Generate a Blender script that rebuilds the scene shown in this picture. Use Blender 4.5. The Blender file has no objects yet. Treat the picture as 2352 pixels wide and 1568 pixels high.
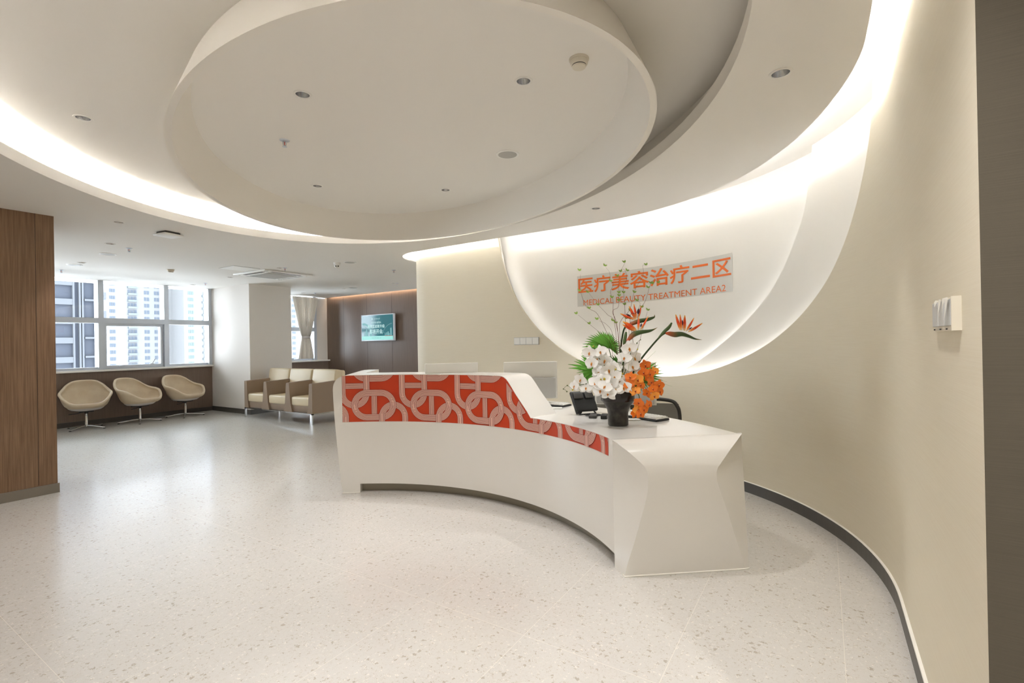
import bpy, bmesh, math, random
from math import sin, cos, pi, radians, atan2, hypot, sqrt
from mathutils import Vector, Matrix
from mathutils.geometry import tessellate_polygon
random.seed(7)
SC = bpy.context.scene
COL = SC.collection

# ------------------------------------------------------------------ camera, world, exposure
# room axes: x along the window wall, y towards the windows, z up; the photographer stands at the origin
F_PX, PITCH, ROLL, YAW, EYE = 1118.36, 2.82655e-3, -1.80531e-2, 0.5690329, 1.4
_M = Matrix(((sin(YAW), cos(YAW), 0), (-cos(YAW), sin(YAW), 0), (0, 0, 1)))
_f = Vector((0, cos(PITCH), sin(PITCH))); _u = Vector((0, -sin(PITCH), cos(PITCH))); _r = Vector((1, 0, 0))
_r, _u = cos(ROLL) * _r + sin(ROLL) * _u, -sin(ROLL) * _r + cos(ROLL) * _u
CR, CU, CF = _M @ _r, _M @ _u, _M @ _f
cam = bpy.data.cameras.new('camera'); cam.sensor_width = 36; cam.sensor_fit = 'HORIZONTAL'
cam.lens = F_PX / 2352 * 36; cam.clip_start = 0.05; cam.clip_end = 500
co = bpy.data.objects.new('camera', cam); COL.objects.link(co)
co.matrix_world = Matrix(((CR.x, CU.x, -CF.x, 0), (CR.y, CU.y, -CF.y, 0), (CR.z, CU.z, -CF.z, EYE), (0, 0, 0, 1)))
SC.camera = co
SC.view_settings.view_transform = 'Standard'; SC.view_settings.look = 'None'
SC.view_settings.gamma = 1; SC.view_settings.use_curve_mapping = False
SC.view_settings.exposure = 2.02
SC.cycles.max_bounces = 10; SC.cycles.diffuse_bounces = 6; SC.cycles.glossy_bounces = 4
SC.cycles.sample_clamp_indirect = 6.0
SC.cycles.caustics_reflective = False; SC.cycles.caustics_refractive = False
world = bpy.data.worlds.new('overcast_sky'); SC.world = world; world.use_nodes = True
bg = world.node_tree.nodes['Background']; bg.inputs[0].default_value = (0.80, 0.90, 1.0, 1); bg.inputs[1].default_value = 3.9
LED_COL = (0.985, 0.985, 1.0); STRIP_COL = (0.90, 0.95, 1.06); LED_WALL = 14.0; LED_DISC = 4.0; LED_DRUM = 48.0; LED_TV = 11.0; SPOT_W = 18.0; SPOT_BACK = 1.6

def at(px, py, D):
    """world point seen in direction (px, py), D metres in front of the photographer"""
    return Vector((0, 0, EYE)) + D * (CF + CR * ((px - 1176) / F_PX) + CU * ((784 - py) / F_PX))

# ------------------------------------------------------------------ materials
def lin(c):
    return tuple(((v / 255) / 12.92 if v / 255 <= .04045 else ((v / 255 + .055) / 1.055) ** 2.4) for v in c)
def mat(name, rgb, rough=.5, metal=0, spec=.5, emit=None, es=0, coat=0, alpha=1, trans=0, ior=1.45):
    m = bpy.data.materials.new(name); m.use_nodes = True
    b = m.node_tree.nodes['Principled BSDF']
    b.inputs['Base Color'].default_value = (*lin(rgb), 1); b.inputs['Roughness'].default_value = rough
    b.inputs['Metallic'].default_value = metal; b.inputs['Specular IOR Level'].default_value = spec
    b.inputs['Coat Weight'].default_value = coat; b.inputs['Alpha'].default_value = alpha
    b.inputs['Transmission Weight'].default_value = trans; b.inputs['IOR'].default_value = ior
    if emit: b.inputs['Emission Color'].default_value = (*emit, 1); b.inputs['Emission Strength'].default_value = es
    return m
def N(m, t, **kw):
    n = m.node_tree.nodes.new(t)
    for k, v in kw.items(): setattr(n, k, v)
    return n
def L(m, a, b): m.node_tree.links.new(a, b)
def bsdf(m): return m.node_tree.nodes['Principled BSDF']
def noise_col(m, c1, c2, scale=(1, 1, 1), nscale=5, detail=3, bump=0, lo=.35, hi=.65):
    tc = N(m, 'ShaderNodeTexCoord'); mp = N(m, 'ShaderNodeMapping'); mp.inputs['Scale'].default_value = scale
    n = N(m, 'ShaderNodeTexNoise'); n.inputs['Scale'].default_value = nscale; n.inputs['Detail'].default_value = detail
    cr = N(m, 'ShaderNodeValToRGB'); e = cr.color_ramp.elements
    e[0].position = lo; e[1].position = hi; e[0].color = (*lin(c1), 1); e[1].color = (*lin(c2), 1)
    L(m, tc.outputs['Object'], mp.inputs[0]); L(m, mp.outputs[0], n.inputs['Vector']); L(m, n.outputs[0], cr.inputs[0])
    L(m, cr.outputs[0], bsdf(m).inputs['Base Color'])
    if bump:
        b = N(m, 'ShaderNodeBump'); b.inputs['Strength'].default_value = bump; b.inputs['Distance'].default_value = .002
        L(m, n.outputs[0], b.inputs['Height']); L(m, b.outputs[0], bsdf(m).inputs['Normal'])
    return m
M = {}
M['ceiling'] = mat('ceiling_paint', (230, 226, 219), .85, spec=.2)
M['drum'] = mat('drum_paint', (231, 226, 217), .8, spec=.2)
M['cream'] = noise_col(mat('cream_wallcovering', (219, 209, 184), .6, spec=.3), (218, 208, 186), (221, 212, 191), (.5, .5, 40), 9, 4, .08)
M['panel'] = mat('cream_panel_paint', (232, 227, 217), .6, spec=.3)
M['dark_textile'] = noise_col(mat('dark_textile', (84, 77, 64), .8, spec=.2), (80, 73, 61), (86, 79, 66), (.4, .4, 60), 8, 5, .12)
M['white_wall'] = mat('white_wall_paint', (222, 216, 208), .7, spec=.25)
M['side_paint'] = mat('side_paint', (205, 196, 178), .8, spec=.2)
M['base'] = mat('dark_baseboard', (78, 74, 68), .4)
M['base_l'] = mat('grey_baseboard', (128, 120, 108), .35)
M['thin_line'] = mat('white_line', (238, 234, 224), .5)
def wood(name, a, b, rough, seams=None):
    m = mat(name, a, rough, spec=.5)
    tc = N(m, 'ShaderNodeTexCoord'); mp = N(m, 'ShaderNodeMapping'); mp.inputs['Scale'].default_value = (70, 70, 1.1)
    n = N(m, 'ShaderNodeTexNoise'); n.inputs['Scale'].default_value = 2.2; n.inputs['Detail'].default_value = 8; n.inputs['Roughness'].default_value = .65
    cr = N(m, 'ShaderNodeValToRGB'); e = cr.color_ramp.elements
    e[0].position = .36; e[1].position = .64; e[0].color = (*lin(a), 1); e[1].color = (*lin(b), 1)
    L(m, tc.outputs['Object'], mp.inputs[0]); L(m, mp.outputs[0], n.inputs['Vector']); L(m, n.outputs[0], cr.inputs[0])
    L(m, cr.outputs[0], bsdf(m).inputs['Base Color'])
    return m
M['wood'] = wood('brown_wood_veneer', (112, 84, 60), (142, 112, 84), .45)
M['wood_daylight_tint'] = wood('daylight_tinted_veneer', (116, 98, 85), (128, 110, 97), .42)  # same wood as the column; daylight's grey cast put into its colour
M['seam'] = mat('panel_seam', (60, 46, 36), .7)
M['corian'] = mat('white_solid_surface', (222, 218, 210), .22, spec=.5)
M['corian_top'] = mat('white_worktop', (226, 223, 217), .12, spec=.5)
M['toe'] = mat('satin_steel_kick', (150, 143, 128), .35, .6)
M['red'] = noise_col(mat('orange_red_panel', (184, 54, 14), .45), (181, 50, 12), (188, 57, 17), (1, 1, 1), 3)
M['pink'] = mat('dusty_pink_band', (222, 176, 160), .5)
M['maroon'] = mat('maroon_line', (112, 44, 40), .5)
M['led'] = mat('led_wall', (255, 255, 255), emit=STRIP_COL, es=LED_WALL)
M['led_disc'] = mat('led_disc', (255, 255, 255), emit=STRIP_COL, es=LED_DISC)
M['led_drum'] = mat('led_drum', (255, 255, 255), emit=STRIP_COL, es=LED_DRUM)
M['led_tv'] = mat('led_tv', (255, 255, 255), emit=(1, .80, .60), es=LED_TV)
M['chrome'] = mat('chrome', (205, 205, 205), .12, 1)
M['reflector'] = mat('lamp_reflector', (205, 205, 205), .2, 1)
M['alu'] = mat('aluminium', (200, 205, 212), .4, .25)
M['white_pl'] = mat('white_plastic', (236, 234, 228), .35)
M['grey_pl'] = mat('light_grey_plastic', (190, 189, 186), .4)
M['grille'] = mat('speaker_grille', (178, 176, 170), .6)
M['dark'] = mat('black_plastic', (28, 28, 28), .4)
M['darkgrey'] = mat('dark_grey_plastic', (62, 60, 56), .5)
M['beige_pl'] = mat('beige_plastic', (216, 208, 190), .45)
M['red_glass'] = mat('red_glass_bulb', (190, 30, 30), .2)
M['leather'] = noise_col(mat('beige_leather', (212, 194, 166), .45, spec=.4), (207, 188, 160), (216, 200, 173), (1, 1, 1), 6)
M['shell'] = mat('pale_shell', (206, 200, 196), .45)
M['taupe'] = mat('taupe_leather', (150, 130, 110), .5, spec=.4)
M['cream_l'] = mat('cream_leather', (220, 204, 172), .45, spec=.4)
M['curtain'] = mat('curtain_fabric', (214, 208, 200), .9, spec=.1)
M['lamp_on'] = mat('lit_lamp', (255, 255, 255), emit=LED_COL, es=5)
m = M['curtain']; nt = m.node_tree; tl = nt.nodes.new('ShaderNodeBsdfTranslucent'); tl.inputs[0].default_value = (*lin((226, 216, 200)), 1); mx = nt.nodes.new('ShaderNodeMixShader'); mx.inputs[0].default_value = .22
nt.links.new(nt.nodes['Principled BSDF'].outputs[0], mx.inputs[1]); nt.links.new(tl.outputs[0], mx.inputs[2]); nt.links.new(mx.outputs[0], nt.nodes['Material Output'].inputs[0])
M['orange_text'] = mat('orange_letters', (226, 108, 32), .5)
M['film'] = mat('grey_film', (204, 200, 190), .35)
M['window_glass'] = None
m = bpy.data.materials.new('window_glass'); m.use_nodes = True; nt = m.node_tree; nt.nodes.clear()
o_ = nt.nodes.new('ShaderNodeOutputMaterial'); mx = nt.nodes.new('ShaderNodeMixShader'); tr = nt.nodes.new('ShaderNodeBsdfTransparent'); gl = nt.nodes.new('ShaderNodeBsdfGlossy')
fr = nt.nodes.new('ShaderNodeFresnel'); fr.inputs[0].default_value = 1.4; gl.inputs['Roughness'].default_value = .02
nt.links.new(fr.outputs[0], mx.inputs[0]); nt.links.new(tr.outputs[0], mx.inputs[1]); nt.links.new(gl.outputs[0], mx.inputs[2]); nt.links.new(mx.outputs[0], o_.inputs[0])
M['window_glass'] = m
# terrazzo floor with large tiles
def floor_mat():
    m = mat('terrazzo_tiles', (205, 198, 186), .24, spec=.9, coat=.3); b = bsdf(m); b.inputs['Coat Roughness'].default_value = .2
    tc = N(m, 'ShaderNodeTexCoord')
    base = N(m, 'ShaderNodeRGB'); base.outputs[0].default_value = (*lin((204, 200, 193)), 1)
    prev = base.outputs[0]
    for sc_, thr, rgb, seed, dens in ((30, .25, (176, 167, 153), 0, .30), (62, .3, (184, 175, 161), 7, .38), (52, .26, (222, 216, 206), 13, .4), (115, .32, (188, 179, 166), 19, .45)):
        mp = N(m, 'ShaderNodeMapping'); mp.inputs['Location'].default_value = (seed, seed * 2, 0); L(m, tc.outputs['Object'], mp.inputs[0])
        nz = N(m, 'ShaderNodeTexNoise'); nz.inputs['Scale'].default_value = sc_ * 2.2; L(m, mp.outputs[0], nz.inputs['Vector'])
        ad = N(m, 'ShaderNodeMixRGB', blend_type='LINEAR_LIGHT'); ad.inputs[0].default_value = .018; L(m, mp.outputs[0], ad.inputs[1]); L(m, nz.outputs['Color'], ad.inputs[2])
        v = N(m, 'ShaderNodeTexVoronoi'); v.inputs['Scale'].default_value = sc_; L(m, ad.outputs[0], v.inputs['Vector'])
        r1 = N(m, 'ShaderNodeMath', operation='LESS_THAN'); r1.inputs[1].default_value = thr; L(m, v.outputs['Distance'], r1.inputs[0])
        sep = N(m, 'ShaderNodeSeparateColor'); L(m, v.outputs['Color'], sep.inputs[0])
        r2 = N(m, 'ShaderNodeMath', operation='LESS_THAN'); r2.inputs[1].default_value = dens; L(m, sep.outputs[0], r2.inputs[0])
        mu = N(m, 'ShaderNodeMath', operation='MULTIPLY'); L(m, r1.outputs[0], mu.inputs[0]); L(m, r2.outputs[0], mu.inputs[1])
        mix = N(m, 'ShaderNodeMixRGB'); L(m, mu.outputs[0], mix.inputs[0]); L(m, prev, mix.inputs[1]); mix.inputs[2].default_value = (*lin(rgb), 1)
        prev = mix.outputs[0]
    sx = N(m, 'ShaderNodeSeparateXYZ'); L(m, tc.outputs['Object'], sx.inputs[0])
    g = None
    for ax, org, step in ((0, 1.983, 1.2805), (1, -.055, .6437)):
        a = N(m, 'ShaderNodeMath', operation='SUBTRACT'); a.inputs[1].default_value = org - 20 * step; L(m, sx.outputs[ax], a.inputs[0])
        d = N(m, 'ShaderNodeMath', operation='DIVIDE'); d.inputs[1].default_value = step; L(m, a.outputs[0], d.inputs[0])
        f = N(m, 'ShaderNodeMath', operation='FRACT'); L(m, d.outputs[0], f.inputs[0])
        h = N(m, 'ShaderNodeMath', operation='SUBTRACT'); h.inputs[1].default_value = .5; L(m, f.outputs[0], h.inputs[0])
        ab = N(m, 'ShaderNodeMath', operation='ABSOLUTE'); L(m, h.outputs[0], ab.inputs[0])
        gt = N(m, 'ShaderNodeMath', operation='GREATER_THAN'); gt.inputs[1].default_value = .5 - .0011 / step; L(m, ab.outputs[0], gt.inputs[0])
        if g is None: g = gt.outputs[0]
        else:
            mxx = N(m, 'ShaderNodeMath', operation='MAXIMUM'); L(m, g, mxx.inputs[0]); L(m, gt.outputs[0], mxx.inputs[1]); g = mxx.outputs[0]
    mix = N(m, 'ShaderNodeMixRGB'); L(m, g, mix.inputs[0]); L(m, prev, mix.inputs[1]); mix.inputs[2].default_value = (*lin((224, 218, 206)), 1)
    L(m, mix.outputs[0], b.inputs['Base Color'])
    return m
M['floor'] = floor_mat()

# ------------------------------------------------------------------ mesh helpers
def objm(name, verts, faces, mats, parent=None, smooth=False, midx=None, auto=None):
    me = bpy.data.meshes.new(name); me.from_pydata([tuple(v) for v in verts], [], faces)
    if not isinstance(mats, (list, tuple)): mats = [mats]
    for q in mats: me.materials.append(q)
    if midx: me.polygons.foreach_set('material_index', midx)
    if smooth: me.polygons.foreach_set('use_smooth', [True] * len(me.polygons))
    me.update(); me.validate()
    o = bpy.data.objects.new(name, me); COL.objects.link(o)
    if auto is not None:
        bm = bmesh.new(); bm.from_mesh(me)
        bmesh.ops.recalc_face_normals(bm, faces=bm.faces)
        for e in bm.edges:
            if len(e.link_faces) == 2: e.smooth = e.calc_face_angle(0) < radians(auto)
        for f_ in bm.faces: f_.smooth = True
        bm.to_mesh(me); bm.free()
    if parent: o.parent = parent
    return o
class MB:
    def __init__(s): s.v = []; s.f = []; s.m = []
    def add(s, vs, fs, mi=0, T=None):
        b = len(s.v); s.v += [(T @ Vector(v)) if T else Vector(v) for v in vs]
        s.f += [tuple(i + b for i in f) for f in fs]; s.m += [mi] * len(fs); return s
    def box(s, c, d, mi=0, rz=0, T=None, bev=0):
        x, y, z = d[0] / 2, d[1] / 2, d[2] / 2
        R = Matrix.Translation(c) @ Matrix.Rotation(rz, 4, 'Z')
        if T: R = T @ R
        if bev:
            bm = bmesh.new(); bmesh.ops.create_cube(bm, size=1, matrix=Matrix.Diagonal((*d, 1)))
            bmesh.ops.bevel(bm, geom=bm.edges[:], offset=bev, segments=3, affect='EDGES', profile=.5)
            bm.verts.index_update()
            s.add([v.co.copy() for v in bm.verts], [tuple(v.index for v in f.verts) for f in bm.faces], mi, R); bm.free(); return s
        vs = [(-x, -y, -z), (x, -y, -z), (x, y, -z), (-x, y, -z), (-x, -y, z), (x, -y, z), (x, y, z), (-x, y, z)]
        return s.add(vs, [(0, 3, 2, 1), (4, 5, 6, 7), (0, 1, 5, 4), (1, 2, 6, 5), (2, 3, 7, 6), (3, 0, 4, 7)], mi, R)
    def tube(s, pts, r, mi=0, seg=8, cap=True, T=None):
        pts = [Vector(p) for p in pts]; n = len(pts); rs = r if isinstance(r, (list, tuple)) else [r] * n
        vs = []; up = None
        for i, p in enumerate(pts):
            d = (pts[min(i + 1, n - 1)] - pts[max(i - 1, 0)]).normalized()
            if up is None: up = d.orthogonal().normalized()
            a = (up - d * up.dot(d))
            a = a.normalized() if a.length > 1e-6 else d.orthogonal().normalized()
            up = a; b = d.cross(a)
            vs += [p + rs[i] * (a * cos(2 * pi * k / seg) + b * sin(2 * pi * k / seg)) for k in range(seg)]
        fs = [(i * seg + k, i * seg + (k + 1) % seg, (i + 1) * seg + (k + 1) % seg, (i + 1) * seg + k) for i in range(n - 1) for k in range(seg)]
        if cap: fs += [tuple(range(seg))[::-1], tuple((n - 1) * seg + k for k in range(seg))]
        return s.add(vs, fs, mi, T)
    def lathe(s, prof, c=(0, 0, 0), seg=32, mi=0, T=None):
        vs = []; fs = []; n = len(prof)
        for k in range(seg):
            a = 2 * pi * k / seg
            vs += [(c[0] + r * cos(a), c[1] + r * sin(a), c[2] + z) for r, z in prof]
        for k in range(seg):
            k2 = (k + 1) % seg
            fs += [(k * n + i, k2 * n + i, k2 * n + i + 1, k * n + i + 1) for i in range(n - 1)]
        return s.add(vs, fs, mi, T)
    def sphere(s, c, r, mi=0, seg=10, rings=6, T=None, sc=(1, 1, 1)):
        prof = [(max(1e-5, r * sin(pi * i / rings)), -r * cos(pi * i / rings)) for i in range(rings + 1)]
        R = Matrix.Translation(c) @ Matrix.Diagonal((*sc, 1))
        return s.lathe(prof, (0, 0, 0), seg, mi, (T @ R) if T else R)
    def prism(s, poly, z0, z1, mi=0, T=None):
        n = len(poly); vs = [(x, y, z0) for x, y in poly] + [(x, y, z1) for x, y in poly]
        fs = [tuple(range(n))[::-1], tuple(range(n, 2 * n))] + [(i, (i + 1) % n, n + (i + 1) % n, n + i) for i in range(n)]
        return s.add(vs, fs, mi, T)
    def grid(s, rows, mi=0, closed=False, T=None):
        n = len(rows[0]); vs = [p for r in rows for p in r]
        fs = []
        for i in range(len(rows) - 1):
            for j in range(n if closed else n - 1):
                j2 = (j + 1) % n; fs.append((i * n + j, i * n + j2, (i + 1) * n + j2, (i + 1) * n + j))
        return s.add(vs, fs, mi, T)
    def build(s, name, mats, parent=None, smooth=False, auto=None):
        return objm(name, s.v, s.f, mats, parent, smooth, s.m, auto)
def tag(o, label=None, cat=None, group=None, kind=None):
    if label: o['label'] = label
    if cat: o['category'] = cat
    if group: o['group'] = group
    if kind: o['kind'] = kind
    return o
def empty(name, loc=(0, 0, 0), rz=0, label=None, cat=None, group=None):
    o = bpy.data.objects.new(name, None); COL.objects.link(o); o.location = loc; o.rotation_euler = (0, 0, rz); o.empty_display_size = .1
    return tag(o, label, cat, group)
def struct(o): o['kind'] = 'structure'; return o
def copy_tree(o, parent=None):
    c = o.copy(); COL.objects.link(c)
    if parent: c.parent = parent
    for ch in list(o.children): copy_tree(ch, c)
    return c
def spline(pts, n=12):
    """Catmull-Rom through pts"""
    P = [Vector(p) for p in pts]; P = [2 * P[0] - P[1]] + P + [2 * P[-1] - P[-2]]; out = []
    for i in range(1, len(P) - 2):
        for k in range(n):
            t = k / n; a, b, c, d = P[i - 1:i + 3]
            out.append(.5 * ((2 * b) + (c - a) * t + (2 * a - 5 * b + 4 * c - d) * t * t + (3 * b - a - 3 * c + d) * t ** 3))
    return out + [P[-2]]

# ------------------------------------------------------------------ plan geometry
ZC, ZR, ZV = 2.74, 3.0, 2.90           # low ceiling, raised ceiling, wall cove top
def ellipse(cx, cy, a, b, ang, n=128, t0=0, t1=360, k=None):
    A = radians(ang); out = []
    m = n if t1 - t0 >= 360 else n + 1
    for i in range(m):
        t = radians(t0 + (t1 - t0) * i / n); s = k(math.degrees(t)) if k else 1
        u, v = a * s * cos(t), b * s * sin(t)
        out.append((cx + u * cos(A) - v * sin(A), cy + u * sin(A) + v * cos(A)))
    return out
OPEN = ellipse(2.388, 2.983, 2.167, 2.955, 152.1)
def pocket_k(t):
    t = (t + 180) % 360 - 180          # -180..180
    w = 1 / (1 + math.exp((abs(t + 30) - 105) / 9))
    return 1.06 + .07 * w
POCKET = ellipse(2.388, 2.983, 2.167, 2.955, 152.1, k=pocket_k)
def wallpt(s, off=0.0):
    """curved cream wall: s = length along it, off = distance behind its face"""
    if s >= 2.95:
        a = (s - 2.95) / .4
        if a > pi / 2: return (5.75 + (s - 2.95 - .4 * pi / 2), 5.32 - off)
        return (5.75 - (.4 - off) * cos(a), 4.92 + (.4 - off) * sin(a))
    if s >= 0: return (5.35 + off, 1.97 + s)
    if s > -3.581: a = s / 2.28; return (3.07 + (2.28 + off) * cos(a), 1.97 + (2.28 + off) * sin(a))
    return (3.07 + (s + 3.581), -.31 - off)
EDGE = [(1.54, -.19), (2.0, -.19), (2.42, -.188), (2.64, -.184), (2.86, -.17), (3.17, -.105), (3.595, .037), (3.993, .234), (4.441, .554), (4.803, .982), (5.03, 1.45), (5.12, 1.8), (5.152, 2.2), (5.155, 2.9), (5.155, 3.7), (5.16, 4.3), (5.165, 4.7)]
EDGE = [(p.x, p.y) for p in spline([(x, y, 0) for x, y in EDGE], 4)]
EDGE += [(5.75 - .585 * cos(a) , 4.92 + .62 * sin(a)) for a in [radians(d) for d in range(10, 91, 10)]] + [(6.3, 5.60), (8.64, 5.66)]

def sheet(name, outer, holes, z, m, flip=True):
    loops = [[Vector((x, y, 0)) for x, y in outer]] + [[Vector((x, y, 0)) for x, y in h] for h in holes]
    tris = tessellate_polygon(loops); vs = [(v.x, v.y, z) for l in loops for v in l]
    return objm(name, vs, [tuple(t) for t in tris], m)
def ring(c, r, n=16): return [(c[0] + r * cos(2 * pi * k / n), c[1] + r * sin(2 * pi * k / n)) for k in range(n)]

# downlights: (x, y, z, watts factor, label)
DL = [((2.82, .16), ZC, 'recessed chrome downlight in the low ceiling by the curved wall, nearest the top right'),
      ((4.6, 1.91), ZC, 'recessed chrome downlight in the low ceiling above the lettered wall'),
      ((2.09, 6.21), ZC, 'recessed chrome downlight beside the black and white access point'),
      ((1.9, 2.76), ZR, 'recessed downlight inside the hanging drum, upper left one of the four'),
      ((2.56, 1.52), ZR, 'recessed downlight inside the hanging drum, beside the smoke detector'),
      ((3.06, 4.23), ZR, 'recessed downlight inside the hanging drum, lower left one of the four'),
      ((3.9, 3.28), ZR, 'recessed downlight inside the hanging drum, lower right one, right of centre'),
      ((1.244, 4.267), ZR, 'recessed downlight in the raised ceiling left of the hanging drum'),
      ((2.72, 9.48), ZC, 'small bright downlight behind the round speaker near the left column'),
      ((4.83, 7.74), ZC, 'small bright downlight beside the sprinkler in front of the air conditioner'),
      ((4.91, 9.46), ZC, 'small downlight behind the ceiling air conditioner'),
      ((7.5, 7.82), ZC, 'small downlight beside the sprinkler close to the television wall'),
      ((7.51, 9.46), ZC, 'small downlight beside the round speaker in front of the television wall'),
      ((7.45, 10.91), ZC, 'small dark downlight in front of the curtained window'),
      ((5.0, 11.11), ZC, 'small downlight close to the window beside the white column'),
      ((2.45, 7.55), ZC, 'small dark downlight just left of the sprinkler by the large speaker')]
HOLE_R = .042
XW0, YW0 = -3.6, -3.6
outer = [(XW0, YW0), (1.54, YW0)] + EDGE + [(8.64, 11.69), (XW0, 11.69)]
tag(struct(sheet('ceiling', outer, [OPEN] + [ring(p, HOLE_R) for p, z, l in DL if z == ZC], ZC, M['ceiling'])))
mb = MB()   # raised ceiling over the oval opening
plate = [(-.6, -.3), (2.2, -.45), (5.9, 1.0), (5.9, 6.6), (-.6, 6.6)]
o = sheet('ceiling_raised', POCKET, [ring(p, HOLE_R) for p, z, l in DL if z == ZR], ZR, M['ceiling']); struct(o)
n = len(OPEN); mb = MB()
lip_in = OPEN; lip_out = ellipse(2.388, 2.983, 2.167 + .015, 2.955 + .015, 152.1)
mb.grid([[(x, y, ZC) for x, y in lip_in], [(x, y, 2.826) for x, y in lip_in], [(x, y, 2.826) for x, y in lip_out], [(x, y, ZC + .004) for x, y in lip_out],
         [(x, y, ZC + .004) for x, y in POCKET], [(x, y, ZR) for x, y in POCKET]], closed=True)
struct(mb.build('trim_1', M['ceiling'], auto=40))
# hanging drum: tapered oval ring
RO = ellipse(2.84, 2.842, 1.556, 2.285, 152.4, 144); RI = ellipse(2.845, 2.842, 1.520, 2.252, 152.0, 144)
TI = ellipse(2.865, 2.869, 1.427, 2.128, 153.0, 144); TO = ellipse(2.862, 2.869, 1.465, 2.165, 153.0, 144)
mb = MB(); mb.grid([[(x, y, ZR) for x, y in TO], [(x, y, 2.70) for x, y in RO], [(x, y, 2.70) for x, y in RI], [(x, y, ZR) for x, y in TI]], closed=True)
struct(mb.build('trim_2', M['drum'], auto=40))
# LED strip in the drum cove
pts = ellipse(2.388, 2.983, 2.167 + .06, 2.955 + .06, 152.1, 90, -150, 72)
mb = MB(); mb.tube([(x, y, 2.765) for x, y in pts], .007, seg=4)
tag(mb.build('led_strip', M['led_drum']), 'glowing light strip hidden behind the lip of the oval ceiling opening', 'light strip')
# wall cove: lip, pocket and its LED strip
def offset_path(P, d):
    out = []
    for i, p in enumerate(P):
        a = P[max(i - 1, 0)]; b = P[min(i + 1, len(P) - 1)]; t = Vector((b[0] - a[0], b[1] - a[1])).normalized()
        out.append((p[0] - t.y * d, p[1] + t.x * d))
    return out
IN1 = offset_path(EDGE, .012); IN2 = offset_path(EDGE, .22); SP = offset_path(EDGE, .04)
mb = MB(); mb.grid([[(x, y, ZC) for x, y in EDGE], [(x, y, 2.762) for x, y in EDGE], [(x, y, 2.762) for x, y in IN1], [(x, y, ZC + .003) for x, y in IN1], [(x, y, ZC + .003) for x, y in IN2], [(x, y, ZV) for x, y in IN2]])
struct(mb.build('trim_3', M['ceiling'], auto=40))
SS = [-5.111 + i * (8.66 + 5.111 - 2.0) / 200 for i in range(201)]
mb = MB(); OUT = [wallpt(-5.111 + (i / (len(EDGE) - 1)) * (5.111 + 6.4), .45) for i in range(len(EDGE))]
big = [(1.3, -1.0), (6.3, -1.0), (6.3, 4.7), (9.0, 4.7), (9.0, 6.2), (5.3, 6.2)]
covepoly = [wallpt(s, .5) for s in [-5.3 + .1 * i for i in range(83)]] + [(9.0, 4.9), (9.0, 5.95)] + IN2[::-1] + [(1.3, IN2[0][1])]
struct(sheet('ceiling_cove', covepoly, [], ZV, M['ceiling']))
mb = MB(); mb.tube([(x, y, 2.776) for x, y in SP[:-1]], .006, seg=4)
tag(mb.build('led_strip', M['led']), 'glowing light strip hidden in the ceiling slot along the curved cream wall', 'light strip')

# ------------------------------------------------------------------ curved cream wall with layered lit discs
def curve_fn(pts):
    pts = sorted(pts)
    def f(s):
        for (a, za), (b, zb) in zip(pts, pts[1:]):
            if a <= s <= b: return za + (zb - za) * (s - a) / (b - a)
        return 99
    return f
A_PTS = [(1.668, 3.0), (1.655, 2.85), (1.646, 2.782), (1.585, 2.483), (1.470, 2.162), (1.299, 1.845), (1.050, 1.554), (.787, 1.343), (.536, 1.198), (.25, 1.085), (-.1, 1.020), (-.493, 1.006), (-.75, 1.030), (-1.023, 1.084), (-1.296, 1.17), (-1.568, 1.278), (-1.842, 1.413), (-2.122, 1.581), (-2.411, 1.790), (-2.617, 1.980), (-2.80, 2.19), (-2.950, 2.40), (-3.06, 2.60), (-3.115, 2.78), (-3.14, 3.0)]
B_PTS = [(-.30, 1.015), (-.656, 1.070), (-1.044, 1.301), (-1.394, 1.567), (-1.655, 1.81), (-1.80, 1.99), (-1.925, 2.19), (-2.033, 2.401), (-2.099, 2.655), (-2.136, 2.859), (-2.14, 3.0)]
A_C = [(p.x, p.y) for p in spline([(a, b, 0) for a, b in A_PTS], 5)]
A_IN = [(a + .04 * min(1, max(0, (a + .3) / .8)), b - (.04 * min(1, max(0, (a + .3) / .8)) if a < 1.6 else 0)) for a, b in A_C if a > -.30]
B_C = A_IN + [(p.x, p.y) for p in spline([(a, b, 0) for a, b in B_PTS], 5)]
def notched_panel(curve, off, th, s0, s1, z0, ztop, m, name, rng=None):
    """sheet following the wall with an opening above `curve` (list from +s to -s)"""
    mb = MB(); C = [c for c in curve]
    C = sorted(set(C), key=lambda c: c[0])
    # keep monotone s
    mono = [C[0]]
    for c in C[1:]:
        if c[0] > mono[-1][0] + 1e-4: mono.append(c)
    def col(s, za, zb, o): x, y = wallpt(s, o); return [(x, y, za), (x, y, zb)]
    ss = [s0 + (mono[0][0] - s0) * i / 24 for i in range(25)]
    for o in (off,):
        mb.grid([col(s, z0, ztop, o) for s in ss])
        mb.grid([col(s, z0, z, o) for s, z in mono])
        e = mono[-1][0]; n2 = max(8, int((s1 - e) / .06)); ss2 = [e + (s1 - e) * i / n2 for i in range(n2 + 1)]
        mb.grid([col(s, z0, ztop, o) for s in ss2])
    # rim thickness
    full = [(mono[0][0], ztop)] + mono + [(e, ztop)]
    mb.grid([[(*wallpt(s, off), z) for s, z in full], [(*wallpt(s, off + th), z) for s, z in full]])
    return mb.build(name, m, auto=35)
w0 = notched_panel(A_C, 0, .028, -5.111, 5.9, 0, ZV, M['cream'], 'wall_right'); struct(w0)
w1 = notched_panel(B_C, .10, .028, -3.30, 1.86, .8, ZV, M['panel'], 'disc_panel'); w1.parent = w0
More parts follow.
